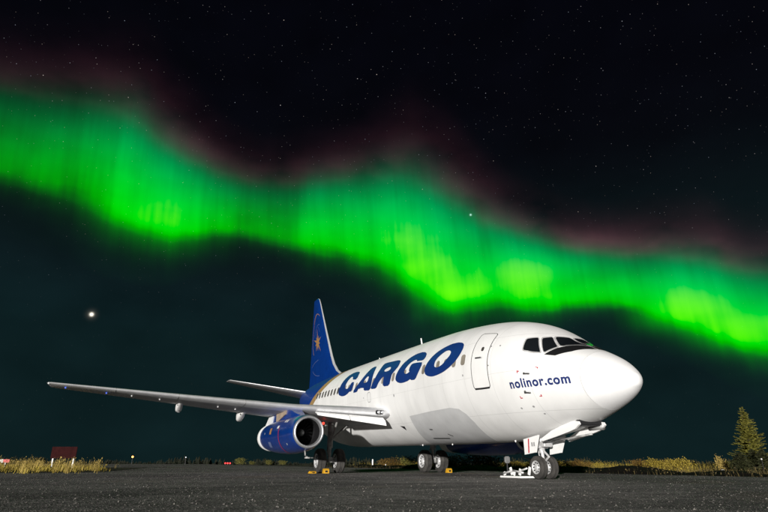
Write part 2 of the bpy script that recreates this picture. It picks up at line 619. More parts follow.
def at_px(depth, px, z=0.0):
    """ground point at a distance along the view bearing and a horizontal offset read off the photograph"""
    lat = (px - 384) / 546.4 * depth * math.cos(PITCH)
    f = Vector((math.cos(YAW), math.sin(YAW), 0))
    r = Vector((math.sin(YAW), -math.cos(YAW), 0))
    q = Vector((CAM[0], CAM[1], 0)) + f * depth + r * lat
    q.z = z
    return q

# ------------------------------------------------------------------ fuselage surface (airframe metres: x aft of the nose datum, y to starboard, z up)
ZC = 3.2315
TAB = np.array([   # x, crown, keel, half width, height of the widest point (last three relative to ZC)
    (0.335, -0.705, -0.705, 0.000, -0.705),
    (0.364, -0.586, -0.826, 0.128, -0.706),
    (0.431, -0.514, -0.897, 0.241, -0.698),
    (0.623, -0.329, -1.043, 0.442, -0.673),
    (0.910, -0.120, -1.195, 0.668, -0.632),
    (1.293, 0.084, -1.350, 0.904, -0.562),
    (1.714, 0.281, -1.496, 1.126, -0.483),
    (2.192, 0.493, -1.646, 1.329, -0.373),
    (2.671, 0.838, -1.761, 1.493, -0.263),
    (3.150, 1.111, -1.862, 1.618, -0.162),
    (3.724, 1.326, -1.946, 1.723, -0.081),
    (4.586, 1.526, -2.014, 1.811, -0.021),
    (5.543, 1.650, -2.045, 1.856, 0.002),
    (6.500, 1.730, -2.060, 1.880, 0.000),
    (7.500, 1.785, -2.070, 1.880, 0.000),
    (12.000, 1.850, -2.085, 1.880, 0.000),
    (18.000, 1.890, -2.100, 1.880, 0.000),
    (20.000, 1.900, -1.980, 1.870, 0.020),
    (22.000, 1.865, -1.520, 1.800, 0.120),
    (24.000, 1.820, -0.900, 1.600, 0.320),
    (26.000, 1.720, -0.240, 1.240, 0.600),
    (28.000, 1.520, 0.400, 0.750, 0.900),
    (29.200, 1.330, 0.800, 0.360, 1.060),
    (29.500, 1.220, 0.920, 0.180, 1.080),
])
SQ = np.sqrt(TAB[:, 0] - TAB[0, 0])


def pchip(x, y, xi):
    h = np.diff(x)
    d = np.diff(y) / h
    m = np.zeros_like(y)
    for i in range(1, len(x) - 1):
        if d[i - 1] * d[i] > 0:
            w1, w2 = 2 * h[i] + h[i - 1], h[i] + 2 * h[i - 1]
            m[i] = (w1 + w2) / (w1 / d[i - 1] + w2 / d[i])
    m[0], m[-1] = d[0], d[-1]
    xi = np.clip(np.asarray(xi, float), x[0], x[-1])
    k = np.clip(np.searchsorted(x, xi, side='right') - 1, 0, len(x) - 2)
    t = (xi - x[k]) / h[k]
    return y[k] * (2 * t**3 - 3 * t**2 + 1) + h[k] * m[k] * (t**3 - 2 * t**2 + t) + y[k + 1] * (-2 * t**3 + 3 * t**2) + h[k] * m[k + 1] * (t**3 - t**2)


GX = np.concatenate([TAB[0, 0] + np.linspace(0, 1, 80) ** 2 * 2.0, np.linspace(2.36, 29.5, 900)])
GX = np.unique(GX)
GS = [pchip(SQ, TAB[:, i].copy(), np.sqrt(np.maximum(GX - TAB[0, 0], 0))) for i in (1, 2, 3, 4)]


def sec(x): return [float(np.interp(x, GX, g)) for g in GS]


def surf(x, th, off=0.0):
    zt, zb, w, zm = sec(x)
    s, c = math.sin(th), math.cos(th)
    p = Vector((x, w * c, ZC + zm + ((zt - zm) if s >= 0 else (zm - zb)) * s))
    if off:
        e = .02
        def q(xx, tt):
            zt, zb, w, zm = sec(xx)
            s, c = math.sin(tt), math.cos(tt)
            return Vector((xx, w * c, ZC + zm + ((zt - zm) if s >= 0 else (zm - zb)) * s))
        n = (q(x + e, th) - q(x - e, th)).cross(q(x, th + e) - q(x, th - e))
        if n.length > 0: n.normalize()
        if n.dot(p - Vector((x, 0, ZC + zm))) < 0: n = -n
        p = p + n * off
    return p


def theta(x, z, side=1):
    zt, zb, w, zm = sec(x)
    s = (z - ZC - zm) / ((zt - zm) if z - ZC >= zm else (zm - zb))
    a = math.asin(max(-1, min(1, s)))
    return a if side > 0 else math.pi - a


def theta_p(p):
    zt, zb, w, zm = sec(p[0])
    dz = p[2] - ZC - zm
    return math.atan2(dz / ((zt - zm) if dz >= 0 else (zm - zb)), p[1] / w)


def chaikin(p, k=.22):
    out = []
    for a, b in zip(p, p[1:] + p[:1]):
        out.append((a[0] + (b[0] - a[0]) * k, a[1] + (b[1] - a[1]) * k))
        out.append((b[0] + (a[0] - b[0]) * k, b[1] + (a[1] - b[1]) * k))
    return out


def flat_poly(polys):
    bm = bmesh.new()
    es = []
    for p in polys:
        vs = [bm.verts.new((a, b * 1.85, 0)) for a, b in p]
        for a, b in zip(vs, vs[1:] + vs[:1]): es.append(bm.edges.new((a, b)))
    bmesh.ops.triangle_fill(bm, use_beauty=True, use_dissolve=False, edges=es)
    return bm


def cut_grid(bm, sx=.2, sy=.1):
    xs = [q.co.x for q in bm.verts]
    ys = [q.co.y for q in bm.verts]
    for lo, hi, st, no in ((min(xs), max(xs), sx, (1, 0, 0)), (min(ys), max(ys), sy, (0, 1, 0))):
        k = math.floor(lo / st) + 1
        while k * st < hi - 1e-6:
            bmesh.ops.bisect_plane(bm, geom=bm.verts[:] + bm.edges[:] + bm.faces[:], dist=1e-6, plane_co=Vector(no) * (k * st), plane_no=no)
            k += 1


def patch(name, polys, off, material, parent, side=1, sx=.2, sy=.1, both=False, thick=0.0):
    """painted area, pane or panel that lies on the skin; polygons in (x, angle)"""
    bm = flat_poly(polys)
    cut_grid(bm, sx, sy)
    for q in bm.verts:
        x, th = q.co.x, q.co.y / 1.85
        if side < 0: th = math.pi - th
        q.co = surf(x, th, off)
    cen = sum((f.calc_center_median() for f in bm.faces), Vector()) / max(1, len(bm.faces))
    for f in bm.faces: f.normal_update()
    ref = Vector((0, cen.y, cen.z - ZC))
    me = bpy.data.meshes.new(name)
    bmesh.ops.recalc_face_normals(bm, faces=bm.faces)
    if sum(f.normal.dot(ref) for f in bm.faces) < 0: bmesh.ops.reverse_faces(bm, faces=bm.faces)
    bm.to_mesh(me)
    bm.free()
    return link(name, me, material, parent, True)


def rrect(x0, x1, t0, t1, rx, n=4):
    """rounded rectangle in (x, angle)"""
    rt = rx / 1.85
    out = []
    for cx, ct, a0 in ((x1 - rx, t1 - rt, 0), (x0 + rx, t1 - rt, 90), (x0 + rx, t0 + rt, 180), (x1 - rx, t0 + rt, 270)):
        for i in range(n + 1):
            a = rad(a0 + 90 * i / n)
            out.append((cx + rx * math.cos(a), ct + rt * math.sin(a)))
    return out


# ------------------------------------------------------------------ the aircraft
jet = empty('cargo_jet', (15.4, 0, 0), 'white twin-engined cargo airliner with blue tail parked on the dark apron', 'airplane')
JOFF = Matrix.Translation((-15.4, 0, 0))


def air(o):
    o.parent = jet
    o.matrix_basis = JOFF @ AIR
    return o


def gnd(o):
    o.parent = jet
    o.matrix_basis = JOFF
    return o


NT = 96
XS = list(np.arange(1.268, 6.6, .13)) + list(np.arange(6.7, 18.1, .35)) + list(np.arange(18.2, 29.45, .25)) + [29.5]
rings = [[surf(x, 2 * math.pi * j / NT) for j in range(NT)] for x in XS]
Vv, Ff = loft(rings)
fus = air(mesh('fuselage', Vv, Ff, 'fuselage'))
smooth_by_angle(fus, 60)
XR = [TAB[0, 0] + .0005 + (1.257 - TAB[0, 0]) * (i / 22) ** 2 for i in range(23)]
rings = [[surf(x, 2 * math.pi * j / NT) for j in range(NT)] for x in XR]
rings.append([surf(1.257, 2 * math.pi * j / NT, -.03) for j in range(NT)])
Vv, Ff = loft(rings)
rado = air(mesh('radome', Vv, Ff, 'radome'))
rado['label'] = 'smooth white nose cone with a fine seam behind it'
smooth_by_angle(rado, 40)
Vv, Ff = loft([[surf(x, 2 * math.pi * j / NT, -.006) for j in range(NT)] for x in (1.254, 1.272)], close_ends=False)
mesh('radome_seam', Vv, Ff, 'strut', fus)
# tail cone tip: exhaust
Vv, Ff = loft(lathe([(0, .17), (.12, .15), (.12, .11), (.02, .1)], (29.49, 0, ZC + 1.07), (1, 0, 0), 24))
mesh('exhaust', Vv, Ff, 'dark', fus)

# cockpit windows
def P2(pts): return [(p[0], theta_p(p)) for p in pts]


def grow(poly, d):
    cx = sum(p[0] for p in poly) / len(poly)
    ct = sum(p[1] for p in poly) / len(poly)
    out = []
    for x, t in poly:
        vx, vt = x - cx, (t - ct) * 1.6
        l = math.hypot(vx, vt)
        out.append((x + vx / l * d, t + vt / l * d / 1.6))
    return out


w1 = P2([(2.45, .50, 3.845), (2.36, .05, 3.855), (1.74, .05, 3.53), (2.035, .70, 3.515)])
w2 = P2([(2.565, .85, 3.80), (2.47, .575, 3.835), (2.075, .77, 3.50), (2.22, 1.12, 3.345)])
w3 = P2([(2.76, 1.36, 3.48), (2.86, 1.13, 3.81), (2.645, .90, 3.825), (2.30, 1.165, 3.36), (2.50, 1.27, 3.40)])
gl = P2([(2.19, 1.135, 3.285), (2.03, .76, 3.475), (1.73, .02, 3.50), (1.46, .02, 3.40), (1.47, .20, 3.385), (1.67, .7, 3.32), (1.92, 1.03, 3.235)])
for side in (1, -1):
    patch('anti_glare_panel', [gl], .004, 'black', fus, side, .08, .06)
    for w in (w1, w2, w3):
        fr = patch('window_frame', [chaikin(grow(w, .055), .1)], .008, 'hub', fus, side, .08, .06)
    for w in (w1, w2, w3):
        patch('cockpit_window', [chaikin(w, .08)], .014, 'glass', fus, side, .08, .06)
# wipers
for s in (1, -1):
    bm = bmesh.new()
    a, b = surf(1.80, theta_p((1.80, .14, 3.5)), .03), surf(1.98, theta_p((1.98, .60, 3.53)), .03)
    bm_tube(bm, a, b, .009, .006, 6)
    if s < 0:
        for q in bm.verts: q.co.y *= -1
    from_bm('wiper', bm, 'dark', fus)

# cabin windows, both sides (the far row with the same pitch)
wx = [5.12 + .508 * k for k in range(31)]
for side in (1, -1):
    for k, x in enumerate(wx):
        zc_ = 3.525 + (x - 5.1) * .0145
        t0, t1 = theta(x, zc_ - .165), theta(x, zc_ + .165)
        ow = patch('cabin_window', [rrect(x - .112, x + .112, t0, t1, .09)], .009, 'cabinglass' if x < 16.8 else 'darkglass', fus, side, .5, .2)
        patch('window_rim', [rrect(x - .135, x + .135, t0 - .013, t1 + .013, .11), rrect(x - .113, x + .113, t0, t1, .09)], .0065, 'white', ow, side, .5, .2)

# big letters along the side
LET = {
    'C':[[(14.65, 0.624), (14.97, 0.668), (15.35, 0.69), (15.8, 0.681), (16.22, 0.623), (16.47, 0.518), (16.6, 0.39), (16.65, 0.265), (16.61, 0.181), (16.42, 0.126), (15.99, 0.085), (15.6, 0.084), (15.25, 0.115), (15.04, 0.157), (14.77, 0.143), (14.69, 0.346), (14.99, 0.364), (15.1, 0.329), (15.15, 0.266), (15.35, 0.217), (15.63, 0.222), (15.81, 0.255), (15.86, 0.316), (15.86, 0.411), (15.76, 0.505), (15.61, 0.57), (15.41, 0.579), (15.18, 0.529), (15.1, 0.467), (14.52, 0.437)]],
    'A':[[(14.56, 0.101), (14.04, 0.094), (13.92, 0.161), (13.63, 0.17), (13.2, 0.15), (13.18, 0.087), (12.47, 0.059), (12.41, 0.196), (12.52, 0.409), (12.65, 0.632), (12.98, 0.643), (13.2, 0.622), (13.4, 0.525), (13.72, 0.37), (14.09, 0.236)], [(13.35, 0.251), (13.39, 0.31), (13.28, 0.381), (13.07, 0.417), (12.92, 0.387), (12.9, 0.289), (12.98, 0.248), (13.21, 0.248)]],
    'R':[[(12.4, 0.078), (11.8, 0.066), (11.68, 0.146), (11.55, 0.206), (11.31, 0.281), (11.13, 0.279), (11.11, 0.199), (11.1, 0.069), (10.48, 0.053), (10.42, 0.213), (10.41, 0.28), (10.18, 0.362), (10.01, 0.431), (10.04, 0.553), (10.32, 0.591), (10.93, 0.616), (11.6, 0.637), (11.81, 0.631), (11.9, 0.493), (12.06, 0.319), (12.26, 0.169)], [(11.37, 0.409), (11.33, 0.46), (11.15, 0.479), (10.9, 0.488), (10.73, 0.468), (10.69, 0.406), (10.84, 0.381), (11.14, 0.377)]],
    'G':[[(7.82, 0.52), (8.03, 0.576), (8.36, 0.606), (8.77, 0.603), (9.18, 0.552), (9.54, 0.455), (9.78, 0.333), (9.92, 0.209), (9.91, 0.135), (9.73, 0.079), (9.45, 0.045), (9.15, 0.041), (8.85, 0.052), (8.63, 0.078), (8.55, 0.051), (8.24, 0.041), (8.04, 0.156), (7.85, 0.328), (8.14, 0.351), (8.59, 0.368), (8.75, 0.358), (8.81, 0.3), (8.81, 0.244), (8.7, 0.219), (8.8, 0.19), (9.01, 0.173), (9.19, 0.192), (9.28, 0.25), (9.22, 0.321), (9.06, 0.396), (8.85, 0.448), (8.6, 0.472), (8.4, 0.46), (8.38, 0.425), (8.24, 0.42), (7.88, 0.405), (7.79, 0.446)]],
    'O':[[(5.37, 0.517), (5.52, 0.565), (5.82, 0.599), (6.2, 0.597), (6.58, 0.551), (6.95, 0.482), (7.25, 0.382), (7.45, 0.28), (7.54, 0.173), (7.47, 0.093), (7.27, 0.047), (6.96, 0.018), (6.6, 0.026), (6.2, 0.055), (5.84, 0.119), (5.56, 0.198), (5.38, 0.307), (5.31, 0.423)], [(5.98, 0.429), (6.14, 0.468), (6.34, 0.469), (6.56, 0.421), (6.76, 0.362), (6.88, 0.299), (6.91, 0.231), (6.87, 0.177), (6.72, 0.149), (6.51, 0.151), (6.29, 0.186), (6.12, 0.258), (5.96, 0.335), (5.94, 0.388)]],
}
def swell(p, d):
    """move a closed outline along its own normals (d > 0 outwards)"""
    q = [(x, t_ * 1.85) for x, t_ in p]
    area = sum(a[0] * b[1] - b[0] * a[1] for a, b in zip(q, q[1:] + q[:1]))
    sg_ = 1 if area > 0 else -1
    out = []
    for i in range(len(q)):
        a, b = q[i - 1], q[(i + 1) % len(q)]
        tx, ty = b[0] - a[0], b[1] - a[1]
        l = math.hypot(tx, ty) or 1
        out.append((q[i][0] + sg_ * ty / l * d, (q[i][1] - sg_ * tx / l * d) / 1.85))
    return out


for side in (1,):
    for ch in 'CARGO':
        polys = [swell(chaikin(p, .2), .028 if i == 0 else -.012) for i, p in enumerate(LET[ch])]
        lo = patch('painted_letter', polys, .014, 'letter', fus, side, .3, .1)
        lo['label'] = 'big blue painted capital letter %s on the side' % ch

# web address on the nose: letters laid along the skin at one height
HX, HS = [3.19], [0.0]
while HX[-1] > 1.36:
    x = HX[-1] - .01
    y0, y1 = surf(HX[-1], theta(HX[-1], 2.57)).y, surf(x, theta(x, 2.57)).y
    HX.append(x)
    HS.append(HS[-1] + math.hypot(.01, y1 - y0))
fc = bpy.data.curves.new('address', 'FONT')
fc.body = 'nolinor.com'
fc.size = 1.0
fc.offset = .034
fc.space_character = 1.13
fo = bpy.data.objects.new('address', fc)
COL.objects.link(fo)
dg = bpy.context.evaluated_depsgraph_get()
me = bpy.data.meshes.new_from_object(fo.evaluated_get(dg))
bpy.data.objects.remove(fo)
bm = bmesh.new()
bm.from_mesh(me)
x0, x1 = min(q.co.x for q in bm.verts), max(q.co.x for q in bm.verts)
k = 1.80 / (x1 - x0)
for q in bm.verts: q.co = Vector(((q.co.x - x0) * k, q.co.y * k * .98, 0))
cut_grid(bm, .05, .05)
for q in bm.verts:
    x = float(np.interp(q.co.x, HS, HX))
    z = 2.505 + q.co.y
    q.co = surf(x, theta(x, z), .005)
bmesh.ops.recalc_face_normals(bm, faces=bm.faces)
if sum(f.normal.y for f in bm.faces) < 0: bmesh.ops.reverse_faces(bm, faces=bm.faces)
me2 = bpy.data.meshes.new('painted_address')
bm.to_mesh(me2)
bm.free()
lo = link('painted_address', me2, 'navy', fus, False)
lo['label'] = 'small dark blue web address nolinor.com on the nose'


def ribbon(path, w, off, material, name, parent, side=1):
    """narrow strip on the skin along a path in (x, angle)"""
    V, Fc = [], []
    dense = [path[0]]
    for a, b in zip(path[:-1], path[1:]):
        k_ = max(1, int(max(abs(b[0] - a[0]) / .2, abs(b[1] - a[1]) / .03)))
        dense += [(a[0] + (b[0] - a[0]) * i / k_, a[1] + (b[1] - a[1]) * i / k_) for i in range(1, k_)] + [b]
    path = dense
    n = len(path)
    for i, (x, t_) in enumerate(path):
        a, b = path[max(0, i - 1)], path[min(n - 1, i + 1)]
        if path[0] == path[-1] and i in (0, n - 1): a, b = path[-2], path[1]
        tx, tt = b[0] - a[0], (b[1] - a[1]) * 1.8
        l = math.hypot(tx, tt) or 1
        nx, nt_ = -tt / l * w / 2, tx / l * w / 2
        for s in (1, -1):
            th = t_ + s * nt_ / 1.8
            V.append(surf(x + s * nx, th if side > 0 else math.pi - th, off))
    for i in range(n - 1): Fc.append((2 * i, 2 * i + 1, 2 * i + 3, 2 * i + 2))
    return mesh(name, V, Fc, material, parent)


# forward service door, starboard
dt0, dt1 = theta(4.3, 2.60), theta(4.3, 4.22)
dpoly = rrect(3.93, 4.67, dt0, dt1, .10)
door = air(patch('service_door', [dpoly], .007, 'white', None, 1, .15, .08))
ribbon(dpoly + dpoly[:1], .026, .010, 'doorseam', 'door_seam', door)
ribbon([(3.97, dt0 + .006), (4.3, dt0 + .002), (4.63, dt0 + .006)], .045, .014, 'dark', 'door_sill', door)
tw = theta(4.22, 3.72)
patch('door_window', [rrect(4.17, 4.29, tw - .045, tw + .045, .05)], .011, 'darkglass', door, 1)
tw = theta(4.3, 3.47)
patch('door_handle_plate', [rrect(4.17, 4.51, tw - .018, tw + .018, .02)], .011, 'grey', door, 1)
bm = bmesh.new()
bm_tube(bm, surf(4.22, tw + .004, .03), surf(4.46, tw - .002, .03), .016, .016, 8)
from_bm('door_handle', bm, 'dark', door, True)
for zz in (3.75, 3.2):
    tq = theta(3.9, zz)
    patch('door_hinge', [rrect(3.86, 3.92, tq - .012, tq + .012, .01)], .012, 'seam', door, 1)

# grey patch low on the forward belly
gp = [(9.31, -.565), (7.6, -.53), (6.3, -.52), (5.85, -.56), (5.6, -.66), (5.48, -.82), (5.5, -1.02), (5.6, -1.25), (5.75, -1.45), (5.85, -1.565), (10.0, -1.565), (9.9, -1.35), (9.6, -1.05), (9.42, -.8)]
for side in (1, -1): patch('belly_panel', [gp], .004, 'grey', fus, side, .4, .1)
for (xa, za, xb, zb_, w) in [(8.95, 1.36, 7.85, 1.34, .06), (7.62, 1.47, 7.45, 1.40, .05), (8.5, 1.64, 8.3, 1.63, .04)]:
    ribbon([(xa, theta(xa, za)), (xb, theta(xb, zb_))], w, .009, 'dark', 'belly_slot', fus)
# air scoop with dark mouth ahead of the wing root
hs = [(10.55, theta(10.55, 1.83)), (10.2, theta(10.2, 1.80)), (10.28, theta(10.28, 1.66))]
patch('air_inlet', [hs], .008, 'black', fus, 1)
# ports, probes, warning corners
for (x, z, r) in [(10.1, 2.9, .045), (5.13, 3.06, .03), (3.55, 3.72, .03), (2.75, 2.02, .035), (2.6, 1.84, .03), (3.15, 2.0, .03), (13.2, 3.06, .03)]:
    tq = theta(x, z)
    patch('skin_port', [rrect(x - r, x + r, tq - r / 1.85, tq + r / 1.85, r * .9)], .007, 'seam', fus, 1)
tq = theta(12.6, 3.05)
rr_ = rrect(12.42, 12.78, tq - .10, tq + .09, .12)
ribbon(rr_ + rr_[:1], .02, .006, 'seam', 'access_panel_seam', fus)
for (xa, za) in [(2.62, 2.84), (2.73, 2.39)]:
    pb = fus
    a = surf(xa, theta(xa, za), -.01)
    nrm = (surf(xa, theta(xa, za), .1) - surf(xa, theta(xa, za), 0)).normalized()
    b = a + nrm * .08
    c = b + Vector((-.17, -.05, -.015))
    bm = bmesh.new()
    bm_tube(bm, a + Vector((.05, 0, 0)), b, .04, .02, 8)
    bm_path(bm, [b, c], .012)
    from_bm('pitot_probe', bm, 'gearmetal', fus, True)
for (x, z, sx_, sz_) in [(2.87, 2.94, -1, -1), (2.24, 2.96, 1, -1), (3.0, 2.23, -1, 1), (2.33, 2.24, 1, 1)]:
    tq = theta(x, z)
    l, w = .075, .028
    patch('warning_mark', [[(x, tq), (x + sx_ * l, tq), (x + sx_ * l, tq + sz_ * w / 1.8), (x + sx_ * w, tq + sz_ * w / 1.8), (x + sx_ * w, tq + sz_ * l / 1.8), (x, tq + sz_ * l / 1.8)]], .006, 'red', fus, 1)
# aerials on the crown, lamp under the belly
for (x, h, c) in [(11.3, .42, .16), (15.9, .22, .10)]:
    ztop = ZC + sec(x)[0]
    rings = [[Vector((x + (u - .5) * c * (1 - .35 * q) + q * h * .35, (.02 if i % 2 else -.02) * (1 - .6 * q) * (1 if 0 < i % 4 < 3 else 1), ztop - .02 + h * q)) for i, u in enumerate((0, .5, 1, .5))] for q in (0, 1)]
    rings = [[Vector((x - c / 2 + q * h * .3, 0, ztop - .02 + h * q)), Vector((x + q * h * .3, .018, ztop - .02 + h * q)), Vector((x + c / 2 + q * h * .3 - q * c * .3, 0, ztop - .02 + h * q)), Vector((x + q * h * .3, -.018, ztop - .02 + h * q))] for q in (0, .5, 1)]
    Vv, Ff = loft(rings)
    mesh('blade_aerial', Vv, Ff, 'white', fus, False)
for (x, mt_) in [(4.9, 'white'), (8.6, 'white'), (10.9, 'white')]:
    zb_ = ZC + sec(x)[1]
    bm = bmesh.new()
    bm_tube(bm, (x, 0.25, zb_ + .03), (x, .25, zb_ - .03), .03, .015, 10)
    from_bm('drain_mast', bm, mt_, fus, True)


# ---- wings
def airfoil(le, chord, thick, y, n=15, camber=.25, droop=0.0):
    """closed section, leading edge first, over the top to the tail and back underneath"""
    pts = []
    us = [0.5 * (1 - math.cos(math.pi * i / n)) for i in range(n + 1)]
    def yt(u): return thick * 5 * (.2969 * u**.43 - .126 * u - .3516 * u**2 + .2843 * u**3 - .1015 * u**4)
    for u in us: pts.append((u, yt(u) * (.5 + camber * .5) * 2 * .5 * 1.0))
    for u in us[-2:0:-1]: pts.append((u, -yt(u) * (.5 - camber * .35)))
    return [Vector((le[0] + u * chord, y, le[1] + w - droop * u * chord)) for u, w in pts]


def sect(y, stations):
    ys = [s[0] for s in stations]
    return [float(np.interp(y, ys, [s[i] for s in stations])) for i in range(1, len(stations[0]))]


# y, x of leading edge, z of leading edge, chord, thickness
WST = [(.6, 10.2, 2.22, 7.6, 1.00), (1.75, 10.95, 2.30, 6.75, .92), (4.83, 12.95, 2.545, 4.85, .58), (9.0, 15.0, 2.955, 3.25, .38), (14.15, 17.32, 3.46, 1.62, .17), (14.3, 17.55, 3.475, 1.3, .05)]
NA = 15


def build_wing(side):
    ys = [.6, 1.2, 1.75, 2.4, 3.2, 4.0, 4.83, 6, 7.5, 9, 10.5, 12, 13.2, 14.15, 14.3]
    rings = []
    for y in ys:
        xl, zl, c, th = sect(y, WST)
        rings.append([Vector((p.x, p.y * side, p.z)) for p in airfoil((xl, zl), c, th / c * c, y, NA, .3, .03)])
    n = len(rings[0])
    k = 4
    le_idx = list(range(n - k, n)) + list(range(0, k + 1))          # strip round the nose of the section
    rest_idx = list(range(k, n - k + 1))
    V = [q for r in rings for q in r]
    fw, fl = [], []
    for i in range(len(rings) - 1):
        for a, b in zip(rest_idx[:-1], rest_idx[1:]): fw.append((i * n + a, i * n + b, (i + 1) * n + b, (i + 1) * n + a))
        for a, b in zip(le_idx[:-1], le_idx[1:]): fl.append((i * n + a, i * n + b, (i + 1) * n + b, (i + 1) * n + a))
    fw.append(tuple((len(rings) - 1) * n + j for j in rest_idx))
    wing = air(mesh('wing', V, fw, 'wing'))
    smooth_by_angle(wing, 40)
    led = mesh('leading_edge', V, fl, 'alu', wing)
    smooth_by_angle(led, 60)
    # slat joints
    for y in (6.7, 9.2, 11.6):
        xl, zl, c, th = sect(y, WST)
        a = airfoil((xl - .004, zl), c, th * 1.03, y, NA, .3, .03)
        b = airfoil((xl - .004, zl), c, th * 1.03, y + .03, NA, .3, .03)
        rg = [[Vector((p.x, p.y * side, p.z)) for p in (r[n - 6:] + r[:7])] for r in (a, b)]
        Vv, Ff = loft(rg, close_ends=False, closed=False)
        mesh('slat_joint', Vv, Ff, 'seam', wing)
    # underwing flap track fairings
    for (y, dxl, ln, h, w) in ((6.3, -.9, 2.6, .30, .15), (9.0, -.75, 2.2, .27, .14), (3.6, -.6, 2.2, .3, .15)):
        xl, zl, c, th = sect(y, WST)
        xte, zte = xl + c, zl - .03 * c
        rg = []
        for u in (0, .06, .15, .3, .45, .6, .75, .88, .96, 1.0):
            dep = h * 1.25 * min(1, u / .85) ** .9 * (1 if u < .97 else .75)
            wd = w * min(1, .25 + 1.3 * u) * (1 if u < .9 else .8)
            cx = xte + dxl - .75 + ln * u * .62
            zt_ = zte + .06 + .05 * (1 - u)
            ring_ = []
            for j in range(14):
                a_ = 2 * math.pi * j / 14
                ca_, sa_ = math.cos(a_), math.sin(a_)
                sq = lambda q: math.copysign(abs(q) ** .6, q)
                ring_.append(Vector((cx + (.12 * sa_ if u > .9 else 0), y * side + wd * sq(ca_), zt_ - dep / 2 - .03 + (dep / 2 + .05) * sq(sa_))))
            rg.append(ring_)
        Vv, Ff = loft(rg)
        mesh('flap_track_fairing', Vv, Ff, 'white', wing)
    # extended inboard leading-edge flaps: two panels hanging forward and down
    for (ya, yb) in ((1.86, 3.02), (3.05, 4.15)):
        V, Fc = [], []
        for y in (ya, yb):
            xl, zl, c, th = sect(y, WST)
            k_ = (4.15 - y) / 2.3
            top = Vector((xl + .10, y * side, zl - .11 - .06 * k_))
            bot = Vector((xl - .20 - .05 * k_, y * side, zl - .26 - .22 * k_))
            nrm = Vector((-.5, 0, -.5)).normalized() * .02
            bulge = (top + bot) / 2 + Vector((-.05, 0, .035))
            for q in (top, bulge, bot): V.append(q)
            for q in (bot + Vector((.05, 0, .02)), (top + bot) / 2 + Vector((.03, 0, 0)), top + Vector((.06, 0, -.02))): V.append(q)
        for j in range(6): Fc.append((j, (j + 1) % 6, 6 + (j + 1) % 6, 6 + j))
        Fc += [tuple(range(6)), tuple(range(6, 12))]
        mesh('leading_edge_flap', V, Fc, 'white', wing, False)
    # landing lamps in the root
    xl, zl, c, th = sect(1.98, WST)
    bm = bmesh.new()
    bm_box(bm, (xl + .02, 1.98 * side, zl + .02), (.12, .36, .16), bevel=.02)
    lb = from_bm('landing_lamp_bay', bm, 'dark', wing)
    for q in (-.08, .08):
        Vv, Ff = loft(lathe([(0, .065), (.012, .06), (.014, .0)], (xl - .042, (1.98 + q) * side, zl + .02), (-1, 0, 0), 16))
        mesh('landing_lamp', Vv, Ff, 'lip', lb)
    # tip lamp
    bm = bmesh.new()
    bmesh.ops.create_icosphere(bm, subdivisions=2, radius=.05, matrix=Matrix.Translation((17.5, 14.22 * side, 3.46)))
    from_bm('tip_lamp', bm, 'hub', wing, True)
    # small underside fittings; some on the near wing glow blue
    for (y, u) in ((13.6, .3), (12.0, .35), (11.0, .3), (9.9, .3), (7.6, .3), (6.9, .32)):
        xl, zl, c, th = sect(y, WST)
        bm = bmesh.new()
        bm_box(bm, (xl + c * u, y * side, zl - th * .33 - .03 * c * u - .01), (.14, .05, .06), bevel=.01)
        from_bm('wing_fitting', bm, 'bluelamp' if (y > 13 or y == 12.0) and side > 0 else 'hub', wing)
    return wing


wing_s = build_wing(1)
wing_s['label'] = 'near wing reaching out to the left'
wing_p = build_wing(-1)

# ---- tailplane and fin
for side in (1, -1):
    HST = [(.2, 24.9, 4.36, 4.1, .42), (.9, 25.45, 4.46, 3.6, .36), (5.4, 28.2, 5.275, 1.35, .12), (5.5, 28.4, 5.285, 1.0, .04)]
    rings = []
    for y in (.2, .9, 2, 3.2, 4.4, 5.4, 5.5):
        xl, zl, c, th = sect(y, HST)
        rings.append([Vector((p.x, p.y * side, p.z)) for p in airfoil((xl, zl), c, th, y, NA, .0, 0)])
    n = len(rings[0])
    le_idx = list(range(n - 4, n)) + list(range(0, 5))
    rest = list(range(4, n - 3))
    V = [q for r in rings for q in r]
    f1, f2 = [], []
    for i in range(len(rings) - 1):
        for a, b in zip(rest[:-1], rest[1:]): f1.append((i * n + a, i * n + b, (i + 1) * n + b, (i + 1) * n + a))
        for a, b in zip(le_idx[:-1], le_idx[1:]): f2.append((i * n + a, i * n + b, (i + 1) * n + b, (i + 1) * n + a))
    f1.append(tuple((len(rings) - 1) * n + j for j in rest))
    hs_ = air(mesh('tailplane', V, f1, 'wing'))
    smooth_by_angle(hs_, 40)
    le = mesh('leading_edge', V, f2, 'alu', hs_)

# z, x of leading edge, x of trailing edge, thickness
FST = [(4.6, 19.8, 28.55, .30), (5.12, 21.2, 28.5, .40), (5.5, 22.2, 28.46, .42), (6.0, 22.95, 28.43, .41), (6.54, 23.46, 28.42, .40), (8.47, 24.95, 28.38, .31), (10.75, 26.66, 28.34, .19), (11.1, 26.98, 28.33, .15), (11.22, 27.35, 28.3, .06)]
rings = []
for z in (4.6, 5.12, 5.3, 5.5, 5.75, 6.0, 6.25, 6.54, 7.2, 7.85, 8.47, 9.2, 10, 10.75, 10.95, 11.1, 11.22):
    xl, xt, th = sect(z, FST)
    a = airfoil((xl, 0), xt - xl, th, 0, NA, 0, 0)
    rings.append([Vector((p.x, p.z, z)) for p in a])
n = len(rings[0])
le_idx = list(range(n - 2, n)) + list(range(0, 3))
top_i, bot_i = 11, n - 11                  # rudder hinge line
V = [q for r in rings for q in r]
f1, f2, f3 = [], [], []
